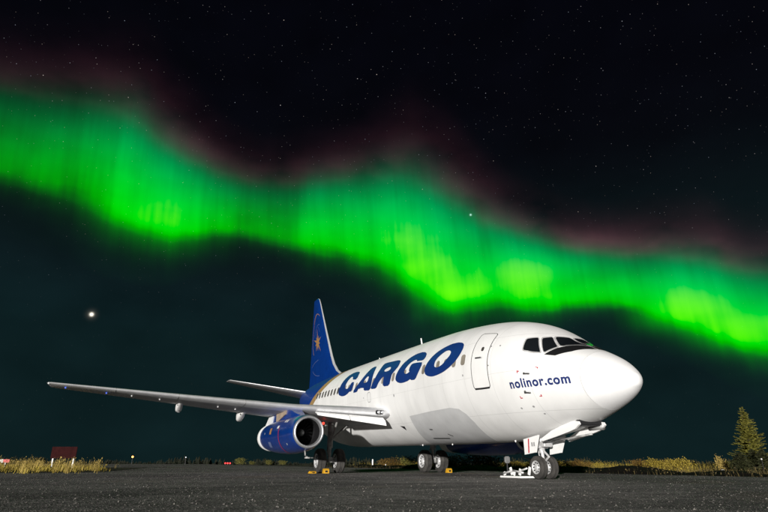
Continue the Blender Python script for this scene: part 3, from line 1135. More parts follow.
for i in range(len(rings) - 1):
    quad = lambda a, b: (i * n + a, i * n + b, (i + 1) * n + b, (i + 1) * n + a)
    for a in range(2, top_i): f1.append(quad(a, a + 1))
    for a in range(bot_i, n - 2): f1.append(quad(a, a + 1))
    for a in range(top_i, bot_i): f3.append(quad(a, a + 1))
    for a, b in zip(le_idx[:-1], le_idx[1:]): f2.append(quad(a, b))
f1.append(tuple((len(rings) - 1) * n + j for j in list(range(2, top_i + 1)) + list(range(bot_i, n - 1))))
fin = air(mesh('tail_fin', V, f1, 'blue'))
smooth_by_angle(fin, 40)
rud = mesh('rudder', V, f3, 'blue', fin)
f2s = [f for f in f2]
mesh('leading_edge', V, f2s, 'alu', fin)
Vs = [V[i * n + a] + Vector((0, s * .004, 0)) for s, idx in ((1, top_i), (-1, bot_i)) for i in range(2, len(rings)) for a in (idx,)]


def fin_pt(u, z, off=.008, side=1):
    xl, xt, th = sect(z, FST)
    c = xt - xl
    w = 5 * th * (.2969 * math.sqrt(u) - .126 * u - .3516 * u**2 + .2843 * u**3 - .1015 * u**4) * .5
    return Vector((xl + u * c, side * (w + off), z))


def fin_strip(name, path, w, material):
    """path in (chord fraction, z) on both faces of the fin"""
    for side in (1, -1):
        V, Fc = [], []
        n_ = len(path)
        for i, (u, z) in enumerate(path):
            a, b = path[max(0, i - 1)], path[min(n_ - 1, i + 1)]
            c = 3.5
            tx, tz = (b[0] - a[0]) * c, b[1] - a[1]
            l = math.hypot(tx, tz) or 1
            nx, nz = -tz / l * w / 2 / c, tx / l * w / 2
            for s in (1, -1): V.append(fin_pt(min(.98, max(.02, u + s * nx)), z + s * nz, .009, side))
        for i in range(n_ - 1): Fc.append((2 * i, 2 * i + 1, 2 * i + 3, 2 * i + 2))
        mesh(name, V, Fc, material, fin)


def arc(cu, cz, ru, rz, a0, a1, n=18): return [(cu + ru * math.cos(rad(a0 + (a1 - a0) * i / n)), cz + rz * math.sin(rad(a0 + (a1 - a0) * i / n))) for i in range(n + 1)]


fin_strip('rudder_hinge_line', [(.74, 5.6), (.74, 10.9)], .03, 'navy')
fin_strip('tail_scroll', arc(.52, 9.3, .34, .75, 10, 200), .05, 'gold')
fin_strip('tail_scroll', arc(.50, 8.3, .40, 1.75, -40, 95), .045, 'gold')
fin_strip('tail_scroll', arc(.45, 7.6, .38, 1.6, 30, 150), .03, 'paleline')
fin_strip('tail_scroll', arc(.62, 7.4, .30, 1.9, 120, 250), .03, 'paleline')
fin_strip('tail_scroll', arc(.5, 6.2, .42, .5, 20, 170), .03, 'paleline')
fin_strip('tail_scroll', arc(.55, 6.6, .35, 1.0, 200, 330), .03, 'paleline')
# leaf-like star on both faces of the fin
for side in (1, -1):
    star = []
    rad_out = [1.0, .55, .85, .5, .9, .6, .7, .55, .95, .5]
    for i in range(20):
        a = rad(90 + 18 * i)
        r = (rad_out[i // 2] if i % 2 == 0 else .28) * .95
        star.append((.56 + r * math.cos(a) * .30, 7.95 + r * math.sin(a) * 1.1))
    bm = bmesh.new()
    vs = [bm.verts.new((u * 3.5, z, 0)) for u, z in star]
    es = [bm.edges.new((a, b)) for a, b in zip(vs, vs[1:] + vs[:1])]
    bmesh.ops.triangle_fill(bm, use_beauty=True, edges=es)
    for ax, st in (((1, 0, 0), .2), ((0, 1, 0), .2)):
        for k in range(0, 60):
            bmesh.ops.bisect_plane(bm, geom=bm.verts[:] + bm.edges[:] + bm.faces[:], plane_co=Vector(ax) * (k * st), plane_no=ax)
    for q in bm.verts: q.co = fin_pt(q.co.x / 3.5, q.co.y, .011, side)
    from_bm('tail_emblem', bm, 'gold', fin, True)


# ---- engines
def build_engine(side):
    EY = 4.83
    rot = Vector
    # x, centre height, half width, half height above, half height below
    ST = [(11.10, 1.555, .585, .585, .590), (11.22, 1.555, .612, .612, .625), (11.5, 1.55, .635, .64, .67), (12.0, 1.54, .655, .66, .715), (12.8, 1.53, .665, .67, .745),
          (13.8, 1.52, .665, .67, .755), (14.8, 1.51, .66, .66, .73), (15.8, 1.50, .64, .64, .69), (16.6, 1.49, .61, .61, .63), (17.15, 1.48, .575, .575, .575)]
    ST = [(x, z, a * .985, b * .985, c * .985) for x, z, a, b, c in ST]
    n = 40
    def ring(s, sc=1.0, dx=0.0):
        x, z, w, h, l = s
        return [Vector((x + dx, (EY + w * sc * math.cos(a)) * side, z + (h if math.sin(a) > 0 else l) * sc * math.sin(a))) for a in [2 * math.pi * j / n for j in range(n)]]
    Vv, Ff = loft([ring(s) for s in ST], close_ends=False)
    nac = air(mesh('engine_nacelle', Vv, Ff, 'blue'))
    # polished lip
    prof = [(11.10, .583), (11.055, .572), (11.02, .55), (11.005, .525), (11.015, .50), (11.05, .483), (11.12, .472), (11.25, .468)]
    Vv, Ff = loft([[Vector((x, (EY + r * math.cos(a)) * side, 1.555 + r * math.sin(a))) for a in [2 * math.pi * j / n for j in range(n)]] for x, r in prof], close_ends=False)
    mesh('inlet_lip', Vv, Ff, 'lip', nac)
    Vv, Ff = loft([[Vector((x, (EY + r * math.cos(a)) * side, 1.55 + r * math.sin(a))) for a in [2 * math.pi * j / n for j in range(n)]] for x, r in [(11.24, .468), (11.7, .475), (12.3, .48), (12.3, .0)]], close_ends=False)
    mesh('inlet_duct', Vv, Ff, 'black', nac)
    Vv, Ff = loft(lathe([(0, .0), (.02, .045), (.07, .085), (.16, .12), (.3, .14)], (11.93, EY * side, 1.55), (1, 0, 0), 24))
    mesh('spinner', Vv, Ff, 'hub', nac)
    for j in range(20):
        a = 2 * math.pi * j / 20
        V = []
        for r, tw, c in ((.13, .5, .10), (.30, .8, .11), (.472, 1.05, .12)):
            ctr = Vector((12.16, (EY + r * math.cos(a)) * side, 1.55 + r * math.sin(a)))
            tan = Vector((0, -math.sin(a) * side, math.cos(a)))
            d = Vector((math.cos(tw), 0, 0)) + tan * math.sin(tw)
            V += [ctr - d * c / 2, ctr + d * c / 2]
        mesh('fan_blade', V, [(0, 1, 3, 2), (2, 3, 5, 4)], 'dark', nac, False, False)
    # tail pipe and reverser doors
    Vv, Ff = loft([[Vector((x, (EY + r * math.cos(a)) * side, 1.48 + r * math.sin(a))) for a in [2 * math.pi * j / n for j in range(n)]] for x, r in [(17.12, .57), (17.2, .60), (17.75, .555), (17.95, .52), (17.95, .48), (17.3, .46), (17.3, .0)]], close_ends=False)
    mesh('tail_pipe', Vv, Ff, 'white', nac)
    # red band
    rg = []
    for x in (13.05, 13.12):
        s = [float(np.interp(x, [q[0] for q in ST], [q[i] for q in ST])) for i in range(5)]
        rg.append([Vector((x, (EY + (s[2] + .005) * math.cos(a)) * side, s[1] + ((s[3] if math.sin(a) > 0 else s[4]) + .005) * math.sin(a))) for a in [rad(-85 + 105 * j / 20) for j in range(21)]])
    Vv, Ff = loft(rg, close_ends=False, closed=False)
    mesh('red_band', Vv, Ff, 'red', nac)

    def cowl_patch(name, x0, x1, a0, a1, material):
        rg = []
        for x in np.linspace(x0, x1, 4):
            s = [float(np.interp(x, [q[0] for q in ST], [q[i] for q in ST])) for i in range(5)]
            rg.append([Vector((x, (EY + (s[2] + .006) * math.cos(a)) * side, s[1] + ((s[3] if math.sin(a) > 0 else s[4]) + .006) * math.sin(a))) for a in [rad(a0 + (a1 - a0) * j / 5) for j in range(6)]])
        Vv, Ff = loft(rg, close_ends=False, closed=False)
        mesh(name, Vv, Ff, material, nac)
    cowl_patch('cowl_placard', 12.55, 12.75, 38, 50, 'white')
    cowl_patch('cowl_placard', 12.25, 12.42, 36, 48, 'white')
    cowl_patch('cowl_placard', 13.2, 13.5, 18, 28, 'white')
    cowl_patch('cowl_emblem', 14.4, 14.75, 2, 24, 'gold')
    cowl_patch('cowl_placard', 14.6, 15.1, -42, -22, 'paleline')
    cowl_patch('cowl_latch', 15.7, 15.8, 5, 12, 'hub')
    cowl_patch('cowl_latch', 12.0, 12.1, -38, -32, 'hub')
    for x in (12.15, 14.1, 15.9):
        cowl_patch('cowl_joint', x, x + .02, -170, 60, 'navy')
    # strut up to the wing
    rg = []
    for x, zb_, zt_, w in ((11.9, 2.08, 2.16, .06), (12.4, 2.05, 2.28, .17), (12.95, 2.0, 2.42, .22), (14.0, 1.95, 2.5, .24), (15.0, 1.9, 2.5, .24), (16.2, 1.85, 2.45, .2), (17.0, 1.9, 2.42, .1), (17.4, 2.0, 2.4, .03)):
        rg.append([Vector((x, (EY + w * sx_) * side, z)) for sx_, z in ((1, zb_), (1, zt_), (-1, zt_), (-1, zb_))])
    Vv, Ff = loft(rg)
    py = mesh('engine_strut', Vv, Ff, 'blue', nac, False)
    # reverser links over the tail pipe, bare and white, and an unpainted strut panel
    def pl_(name, pts, y, material):
        V = [Vector((x, (y + o) * side, z)) for o in (.03, -.03) for x, z in pts]
        n_ = len(pts)
        Fc = [tuple(range(n_)), tuple(range(n_, 2 * n_))] + [(i, (i + 1) % n_, n_ + (i + 1) % n_, n_ + i) for i in range(n_)]
        mesh(name, V, Fc, material, nac, False)
    for dx_ in (0, .42, .84):
        pl_('reverser_link', [(16.55 + dx_, 1.96), (16.85 + dx_, 1.98), (16.25 + dx_ * .55, 2.47), (15.98 + dx_ * .55, 2.46)], 5.04, 'white')
    pl_('reverser_rail', [(15.75, 2.42), (17.6, 2.50), (17.6, 2.55), (15.75, 2.48)], 5.08, 'white')
    pl_('reverser_skin', [(15.3, 1.95), (17.6, 1.95), (17.3, 2.35), (15.5, 2.40)], 4.93, 'tan')
    pl_('strut_panel', [(13.7, 2.30), (15.25, 2.02), (15.3, 2.44), (13.6, 2.46)], 5.085, 'tan')
    # vortex dissipator: pipe under the inlet with a forward nozzle
    bm = bmesh.new()
    bm_path(bm, [Vector((11.45, EY * side, .92)), Vector((11.35, EY * side, .72)), Vector((10.95, EY * side, .66)), Vector((10.80, EY * side, .66))], .028)
    bm_tube(bm, (10.86, (EY - .16) * side, .66), (10.86, (EY + .16) * side, .66), .022, .022, 8)
    from_bm('vortex_dissipator', bm, 'strut', nac, True)
    return nac


eng_s = build_engine(1)
eng_s['label'] = 'near blue engine pod under the wing'
build_engine(-1)
# red beacon glow seen between engine and gear: anti-collision lamp under the wing centre
bm = bmesh.new()
bmesh.ops.create_icosphere(bm, subdivisions=2, radius=.055, matrix=Matrix.Translation((14.3, 3.28, 2.03)))
bm_o = from_bm('beacon', bm, 'redlamp', wing_s, True)
bm = bmesh.new()
bm_box(bm, (14.5, 3.25, 1.78), (.5, .05, .42), bevel=.02)
from_bm('gear_door', bm, 'tan', wing_s)


# ---- landing gear (stands on the ground)
def wheel(name, c, r, w, parent, outer):
    prof = [(-w * .5, r * .58), (-w * .52, r * .72), (-w * .47, r * .90), (-w * .32, r * .985), (-w * .12, r), (-w * .11, r * .985), (-w * .09, r), (w * .09, r), (w * .11, r * .985), (w * .12, r), (w * .32, r * .985), (w * .47, r * .90), (w * .52, r * .72), (w * .5, r * .58)]
    Vv, Ff = loft(lathe(prof, c, (0, 1, 0), 40), close_ends=False)
    ty = mesh('tyre', Vv, Ff, 'tyre', parent)
    for s in (1, -1):
        prof = [(s * w * .5, r * .585), (s * w * .53, r * .56), (s * w * .46, r * .50), (s * w * .30, r * .42), (s * w * .30, r * .30), (s * w * .44, r * .26), (s * w * .50, r * .18), (s * w * .52, .0)]
        Vv, Ff = loft(lathe(prof, c, (0, 1, 0), 32), close_ends=False)
        h = mesh('wheel_hub', Vv, Ff, 'hub', parent)
        if r > .4 or True:
            bm = bmesh.new()
            for j in range(9):
                a = 2 * math.pi * j / 9
                q = Vector(c) + Vector((r * .40 * math.cos(a), s * w * .36, r * .40 * math.sin(a)))
                bm_tube(bm, q - Vector((0, .02, 0)), q + Vector((0, .02, 0)), r * .055, r * .055, 8)
            h2 = from_bm('wheel_bolts', bm, 'dark', parent)
            h2['kind'] = 'stuff'
    return ty


for side in (1, -1):
    GX_, GY_ = 15.38, 2.59
    bm = bmesh.new()
    bm_tube(bm, (GX_, GY_ * side, .50), (GX_, GY_ * side, 1.15), .075, .075, 16)
    bm_tube(bm, (GX_, GY_ * side, 1.05), (GX_ - .08, GY_ * side, 2.35), .125, .13, 16)
    bm_tube(bm, (GX_, (GY_ - .52) * side, .508), (GX_, (GY_ + .52) * side, .508), .07, .07, 14)
    bm_tube(bm, (GX_ - .02, GY_ * side, 1.35), (GX_ - .1, (GY_ - 1.0) * side, 2.2), .05, .05, 10)
    bm_tube(bm, (GX_ - .02, GY_ * side, 1.2), (GX_ - 1.0, GY_ * side, 2.2), .045, .045, 10)
    bm_path(bm, [Vector((GX_ + .06, GY_ * side, .62)), Vector((GX_ + .36, GY_ * side, .92)), Vector((GX_ + .1, GY_ * side, 1.2))], .035)
    bm_box(bm, (GX_ - .12, GY_ * side, .55), (.14, .2, .22), bevel=.02)
    bm_path(bm, [Vector((GX_ - .1, (GY_ + .08) * side, .7)), Vector((GX_ - .16, (GY_ + .1) * side, 1.3)), Vector((GX_ - .1, (GY_ + .1) * side, 2.1))], .015, 6)
    mg = gnd(from_bm('main_gear', bm, 'strut', None, True))
    smooth_by_angle(mg, 40)
    for dy in (-.43, .43): wheel('wheel', (GX_, GY_ * side + dy, .508), .508, .36, mg, dy > 0)
    if side > 0:
        mg['label'] = 'near main landing gear in the shade of the engine'
    else:
        mg['label'] = 'far main landing gear seen under the belly'

# nose gear
NX = 4.0
bm = bmesh.new()
bm_tube(bm, (NX, 0, .305), (NX + .02, 0, .75), .05, .05, 16)
bm_tube(bm, (NX + .02, 0, .68), (NX + .10, 0, 1.5), .085, .09, 16)
bm_tube(bm, (NX, -.24, .305), (NX, .24, .305), .045, .045, 12)
bm_tube(bm, (NX + .04, 0, .95), (NX - .75, 0, 1.30), .04, .04, 10)
bm_path(bm, [Vector((NX - .05, .04, .42)), Vector((NX - .30, .04, .58)), Vector((NX - .02, .04, .80))], .03)
bm_tube(bm, (NX - .02, .16, .86), (NX - .02, -.16, .86), .06, .06, 12)
bm_box(bm, (NX - .18, 0, .92), (.22, .30, .16), bevel=.02)
bm_path(bm, [Vector((NX + .07, .05, .5)), Vector((NX + .12, .07, .8)), Vector((NX + .1, .06, 1.25))], .014, 6)
ng = gnd(from_bm('nose_gear', bm, 'hub', None, True))
smooth_by_angle(ng, 40)
for dy in (-.19, .19): wheel('wheel', (NX, dy, .305), .305, .2, ng, dy > 0)
for q in (.12, -.12):
    Vv, Ff = loft(lathe([(0, .02), (.05, .07), (.07, .075), (.072, .0)], (NX - .22, q, 1.0), (-1, 0, 0), 16))
    mesh('taxi_lamp', Vv, Ff, 'alu', ng)


def plate(name, poly, thick, nrm, material, parent, smooth=False):
    n_ = len(poly)
    nn = Vector(nrm).normalized() * thick / 2
    V = [Vector(q) + nn for q in poly] + [Vector(q) - nn for q in poly]
    Fc = [tuple(range(n_)), tuple(range(n_, 2 * n_))] + [(i, (i + 1) % n_, n_ + (i + 1) % n_, n_ + i) for i in range(n_)]
    return mesh(name, V, Fc, material, parent, smooth)


# small door on the leg, starboard, with a red line; and its twin
for side in (1, -1):
    y = .46 * side
    pd = gnd(plate('leg_door', [(3.52, y, 1.14), (4.19, y, 1.05), (4.21, y - .02 * side, .64), (3.73, y - .02 * side, .69)], .05, (0, 1, 0), 'white', None))
    if side > 0:
        plate('red_line', [(3.93, y + .029, 1.06), (3.98, y + .029, 1.055), (4.03, y + .014, .68), (3.98, y + .014, .685)], .003, (0, 1, 0), 'red', pd)
        for k in range(2):
            x = 3.70 + k * .09
            plate('stencil_mark', [(x, y + .027, .96), (x + .06, y + .027, .955), (x + .06, y + .024, .85), (x, y + .024, .855)], .003, (0, 1, 0), 'seam', pd)
    # long bay doors hanging below the belly
    poly = [(3.42, 1.04), (3.36, .97), (2.8, 1.07), (2.32, 1.165), (2.1, 1.22), (1.93, 1.33), (1.97, 1.40), (2.1, 1.425), (2.3, 1.41), (2.6, 1.33), (3.0, 1.22)]
    rg = []
    V1, V2 = [], []
    nb = gnd(plate('bay_door', [(x, (.43 + .10 * (1.2 - z)) * side, z) for x, z in poly], .06, (0, 1, 0), 'white', None))
bm = bmesh.new()
bm_box(bm, (2.75, 0, 1.42), (1.5, .78, .22), bevel=.03)
gnd(from_bm('gear_bay', bm, 'dark', None))
bm = bmesh.new()
bm_tube(bm, (3.6, -.05, .98), (2.2, -.2, 1.12), .025, .025, 8)
bm_tube(bm, (3.4, .2, 1.0), (2.6, .2, 1.25), .02, .02, 8)
bm_tube(bm, (2.5, -.42, 1.27), (2.02, -.42, 1.30), .06, .085, 14)
gnd(from_bm('gear_link', bm, 'strut', None, True))

# ------------------------------------------------------------------ the ground
rnd = random.Random(5)
bm = bmesh.new()
bmesh.ops.create_grid(bm, x_segments=8, y_segments=8, size=3000)
for q in bm.verts: q.co.z = -.30
g = from_bm('ground', bm, 'soil')
g['kind'] = 'structure'
# paved apron: long slab with a broken sloping edge on the far side
edge = []
rx = random.Random(2)
for i in range(70):
    x = -60 + i * 5.0
    edge.append((x, -8.4 - .04 * max(0, x - 12) + rx.uniform(-.35, .35)))
V, Fc = [], []
for x, y in edge: V += [(x, 90, 0), (x, y, 0), (x, y - 1.2, -.32)]
for i in range(len(edge) - 1):
    a = 3 * i
    Fc += [(a, a + 1, a + 4, a + 3), (a + 1, a + 2, a + 5, a + 4)]
ap = mesh('apron', V, Fc, 'asphalt', None, False)
ap['kind'] = 'structure'

# loose stones near the camera and out across the apron
V, Fc = [], []
sr = random.Random(11)
OCT = [(1, 0, 0), (0, 1, 0), (-1, 0, 0), (0, -1, 0), (0, 0, 1), (0, 0, -.4)]
OF = [(0, 1, 4), (1, 2, 4), (2, 3, 4), (3, 0, 4), (1, 0, 5), (2, 1, 5), (3, 2, 5), (0, 3, 5)]
for k in range(100000):
    d = 3.8 * (75 / 3.8) ** sr.random()
    px = sr.uniform(-60, 830)
    c = at_px(d, px)
    if c.y < -8.3: continue
    s = min(.016, .0013 + .0010 * sr.paretovariate(1.9) * (.6 + d * .06))
    a = sr.uniform(0, 6.28)
    b = len(V)
    e = [sr.uniform(.6, 1.3) for _ in range(6)]
    for (x, y, z), q in zip(OCT, e):
        V.append((c.x + s * q * (x * math.cos(a) - y * math.sin(a)), c.y + s * q * (x * math.sin(a) + y * math.cos(a)), s * q * z * .8 + s * .15))
    Fc += [tuple(b + i for i in f) for f in OF]
st = mesh('gravel', V, Fc, 'stone', None, False, fix=False)
tag(st, 'loose grey stones scattered over the dark apron', 'gravel', kind='stuff')


# ------------------------------------------------------------------ vegetation
def grass(name, spots, n, hmin, hmax, material, label, seed, wind=(.25, -.18)):
    r = random.Random(seed)
    V, Fc = [], []
    for k in range(n):
        c = spots(r)
        if c is None: continue
        h = r.uniform(hmin, hmax) * (.5 + .5 * r.random())
        w = .006 + .008 * r.random()
        a = r.uniform(0, 6.28)
        lean = h * r.uniform(.1, .5)
        lx, ly = wind[0] * h + lean * math.cos(a) * .6, wind[1] * h + lean * math.sin(a) * .6
        ex, ey = math.cos(a + 1.57) * w, math.sin(a + 1.57) * w
        b = len(V)
        V += [(c.x - ex, c.y - ey, c.z), (c.x + ex, c.y + ey, c.z), (c.x + lx * .4 + ex * .8, c.y + ly * .4 + ey * .8, c.z + h * .6), (c.x + lx * .4 - ex * .8, c.y + ly * .4 - ey * .8, c.z + h * .6), (c.x + lx, c.y + ly, c.z + h)]
        Fc += [(b, b + 1, b + 2, b + 3), (b + 3, b + 2, b + 4)]
        if h > hmax * .55:            # seed head
            b = len(V)
            t0 = Vector((c.x + lx, c.y + ly, c.z + h))
            for q in range(3): V.append(t0 + Vector((r.uniform(-.035, .035), r.uniform(-.035, .035), r.uniform(-.10, .06))))
            Fc.append((b, b + 1, b + 2))
    o = mesh(name, V, Fc, material, None, False, fix=False)
    return tag(o, label, 'grass', kind='stuff')


def left_verge(r):
    # tussocks in a strip left of the sign, thinning to the right
    px = r.uniform(-40, 100)
    d = 29 + 4 * math.sin(px * .17) + 3 * math.sin(px * .43) + 24 * r.random() ** 1.1
    if r.random() < .06: px, d = r.uniform(95, 135), r.uniform(42, 50)
    k = (math.sin(px * .31) + math.sin(d * 1.9 + px * .13) + math.sin(px * .11 + d * .6)) * .3
    if r.random() < .35 + k + max(0, px - 68) * .02: return None
    if d < 46 and (46 < px < 54 or 70 < px < 78) and r.random() < .8: return None
    return at_px(d, px, .0)


grass('dry_grass', left_verge, 5200, .2, .78, 'grass', 'tall dry yellow grass round the sign at the left edge', 3)
def left_low(r):
    c = left_verge(r)
    if c is None: return None
    return c + Vector((r.uniform(-.6, .6), r.uniform(-.6, .6), 0))


grass('low_grass', left_low, 9000, .10, .36, 'gold_leaf', 'short yellow-green grass at the foot of the tall dry grass on the left', 9, (.1, -.1))
# bare earth under it
V = []
for px, d in ((-60, 24.5), (20, 25), (70, 26), (104, 29), (128, 38), (150, 52), (60, 60), (-70, 60)):
    V.append(at_px(d, px, .012))
ev = mesh('grass_verge', V, [tuple(range(len(V)))], 'soil', None, False)
ev['kind'] = 'structure'

# low bank added along the far apron edge, near-black to stand in for shade
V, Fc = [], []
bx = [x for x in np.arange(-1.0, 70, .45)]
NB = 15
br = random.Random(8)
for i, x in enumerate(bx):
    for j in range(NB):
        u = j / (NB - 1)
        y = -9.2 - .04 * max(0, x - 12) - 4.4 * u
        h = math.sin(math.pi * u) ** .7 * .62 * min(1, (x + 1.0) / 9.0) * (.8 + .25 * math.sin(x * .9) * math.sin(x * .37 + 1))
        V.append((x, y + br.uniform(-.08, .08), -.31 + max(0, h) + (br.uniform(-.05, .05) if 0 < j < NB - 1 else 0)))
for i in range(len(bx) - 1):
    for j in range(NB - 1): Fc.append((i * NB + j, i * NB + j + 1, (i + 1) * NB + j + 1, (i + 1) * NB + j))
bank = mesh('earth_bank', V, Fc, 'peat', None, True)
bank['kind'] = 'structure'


def right_heath(r):
    x = r.uniform(-6, 60)
    y = -9.6 - .04 * max(0, x - 12) - 30 * r.random() ** 1.6
    return Vector((x, y, -.32))


grass('heath_grass', right_heath, 26000, .18, .62, 'heath', 'low brown grass and heath beyond the far edge of the apron', 4)


def right_gold(r):
    x = r.uniform(4, 70)
    y = -17 - 34 * r.random()
    if (x - CAM[0]) * math.cos(YAW) + (y - CAM[1]) * math.sin(YAW) < 40: return None
    if r.random() > .5 + .5 * math.sin(x * .55 + 1) * math.sin(y * .4): return None
    return Vector((x, y, -.32))


grass('gold_grass', right_gold, 22000, .45, 1.1, 'gold_leaf', 'golden autumn grass in a band behind the dark bank', 14)


def shrub_mesh(name, h, w, seed, leaf=.05, n=900, upright=.5):
    """stems and a crown of leaf clumps"""
    r = random.Random(seed)
    sb = bmesh.new()
    tips = []
    for k in range(9):
        a = r.uniform(0, 6.28)
        t0 = Vector((r.uniform(-.1, .1) * w, r.uniform(-.1, .1) * w, 0))
        t1 = t0 + Vector((math.cos(a) * w * r.uniform(.15, .45), math.sin(a) * w * r.uniform(.15, .45), h * r.uniform(.55, .95)))
        bm_tube(sb, t0, t1, .012, .004, 5)
        tips.append((t0, t1))
    sm = bpy.data.meshes.new(name + '_stems')
    sb.to_mesh(sm)
    sb.free()
    V, Fc = [], []
    for k in range(n):
        t0, t1 = r.choice(tips)
        u = r.uniform(.25, 1.05)
        c = t0.lerp(t1, u) + Vector((r.gauss(0, .13) * w, r.gauss(0, .13) * w, r.gauss(0, .07) * h))
        c.z = max(.02, c.z)
        s = leaf * r.uniform(.6, 1.3)
        d1 = Vector((r.gauss(0, 1), r.gauss(0, 1), r.gauss(0, 1))).normalized()
        d2 = d1.orthogonal().normalized()
        b = len(V)
        V += [c - d1 * s, c + d2 * s * .5, c + d1 * s, c - d2 * s * .5]
        Fc.append((b, b + 1, b + 2, b + 3))
    cm = bpy.data.meshes.new(name + '_crown')
    cm.from_pydata([tuple(q) for q in V], [], Fc)
    return sm, cm


SHR = [shrub_mesh('shrub', 1.0, 1.2, 20 + k) for k in range(4)]


def shrub(name, loc, s, kind, material, label, cat, group=None, rz=0):
    e = empty(name, loc, label, cat, group)
    sm, cm = SHR[kind]
    key = (kind, material)
    if key not in SHC:
        c2, s2 = cm.copy(), sm.copy()
        c2.materials.append(MT[material])
        s2.materials.append(MT['bark'])
        SHC[key] = (s2, c2)
    for nm, me_ in zip(('stem', 'crown'), SHC[key]):
        o = bpy.data.objects.new(nm, me_)
        COL.objects.link(o)
        o.parent = e
    e.scale = s if isinstance(s, tuple) else (s, s, s)
    e.rotation_euler.z = rz
    return e


SHC = {}
vr = random.Random(31)
k = 0
for i in range(70):          # the golden row beyond the bank
    x = vr.uniform(6, 62)
    y = -15.5 - vr.random() * 26 - .05 * x
    s = vr.uniform(.75, 1.2)
    if (x - CAM[0]) * math.cos(YAW) + (y - CAM[1]) * math.sin(YAW) < 41: continue
    mt_ = vr.choice(['gold_leaf', 'gold_leaf', 'gold_leaf', 'rust_leaf', 'olive_leaf'])
    nm = {'gold_leaf': 'golden', 'rust_leaf': 'rusty', 'olive_leaf': 'olive'}[mt_]
    shrub('dwarf_shrub', (x, y, -.32), (s * 1.15, s * 1.15, s), i % 4, mt_, '%s dwarf willow in the shrub row behind the dark bank' % nm, 'shrub', '%s shrubs behind the bank' % nm, vr.uniform(0, 6))
# shrubs seen under the belly, beyond the far main gear
for i, (px, d, s, mt_, lb) in enumerate([
        (384, 62, .9, 'rust_leaf', 'leftmost rust-brown shrub seen between the two main gears'),
        (396, 60, 1.1, 'rust_leaf', 'dark rusty shrub right of the white post, seen under the belly'),
        (410, 56, 1.25, 'olive_leaf', 'olive shrub just left of the far main wheels'),
        (452, 48, 1.2, 'gold_leaf', 'yellow shrub just right of the far main wheels'),
        (464, 50, 1.1, 'gold_leaf', 'second yellow shrub right of the far main wheels'),
        (484, 44, 1.25, 'olive_leaf', 'green shrub under the belly, left of the small grey box'),
        (497, 45, 1.2, 'olive_leaf', 'green shrub right behind the small grey box under the belly')]):
    q = at_px(d, px, -.05)
    shrub('dwarf_shrub', q, (s * 1.4, s * 1.4, s), i % 4, mt_, lb, 'shrub', None, i * 1.3)
# pale young plant sticking out of the row at the right
q = at_px(40, 722, -.32)
shrub('young_birch', q, (.55, .55, 1.35), 2, 'grass', 'slim pale yellow sapling left of the spruce', 'shrub')
for i, (px, d, s) in enumerate([(240, 150, 1.7), (270, 148, 1.2), (283, 150, 1.2), (252, 152, 1.0)]):
    shrub('far_shrub', at_px(d, px, 0), (s * 1.5, s * 1.5, s), i % 4, 'olive_leaf', ['tall olive shrub far off below the engine', 'round olive shrub below the engine inlet', 'small olive shrub near the orange lamp', 'low olive shrub far off left of the tall one'][i], 'shrub')


def spruce(name, loc, h, w, seed, material, label, cat='tree'):
    r = random.Random(seed)
    e = empty(name, loc, label, cat)
    tb = bmesh.new()
    bm_tube(tb, (0, 0, -.1), (0, 0, h * .55), h * .022, h * .014, 10)
    bm_tube(tb, (0, 0, h * .55), (.02 * h, 0, h * .98), h * .014, .012, 8)
    V, Fc = [], []
    z = h * .06
    while z < h * .985:
        u = z / h
        reach = w * .5 * (1 - u) ** .72 * (1 if u > .12 else .85)
        for k in range(r.randint(5, 7)):
            a = r.uniform(0, 6.28)
            L = reach * r.uniform(.5, 1.2) * (1 + .28 * math.sin(a * 2 + u * 9 + seed) * math.sin(u * 14 + a))
            if r.random() < .06: L *= 1.25
            d = Vector((math.cos(a), math.sin(a), 0))
            base = Vector((0, 0, z))
            tip = base + d * L + Vector((0, 0, L * r.uniform(-.02, .42)))
            bm_tube(tb, base, tip, .016 * (1.1 - u), .004, 4)
            nn = max(5, int(L * 40))
            for i in range(nn):
                f = (i + .5) / nn
                c = base.lerp(tip, f) + Vector((0, 0, -.02 * L))
                for s in (1, -1):
                    ln = (.10 + .20 * (1 - f)) * min(1, L + .25) * r.uniform(.6, 1.2)
                    side = Vector((-d.y, d.x, 0)) * s
                    q = c + (side * .9 + d * .7 + Vector((0, 0, r.uniform(-.15, .65)))).normalized() * ln
                    wv = Vector((r.gauss(0, 1), r.gauss(0, 1), r.gauss(0, 1))).normalized() * .022
                    b = len(V)
                    V += [c - wv, c + wv, q + wv * .6, q - wv * .6]
                    Fc.append((b, b + 1, b + 2, b + 3))
        z += h * .019 * r.uniform(.7, 1.3)
    t_ = from_bm('trunk', tb, 'bark', e, True)
    c_ = mesh('crown', V, Fc, material, e, False, fix=False)
    return e


spruce('spruce_tree', at_px(42, 754, -.32), 4.75, 2.7, 6, 'needle', 'yellow-green spruce standing alone at the right edge')
for i, (px, d, h, w) in enumerate([(743, 38, 1.45, 1.8), (765, 38, 1.6, 2.2), (755, 39, 1.7, 1.7)]):  # dark bushes added in place of the shade on the spruce's foot
    spruce('young_spruce', at_px(d, px, -.32), h, w, 40 + i, 'darkneedle', ['low dark conifer bush at the left foot of the spruce', 'low dark conifer bush at the right edge of the frame', 'low dark conifer bush right in front of the spruce'][i], 'bush')

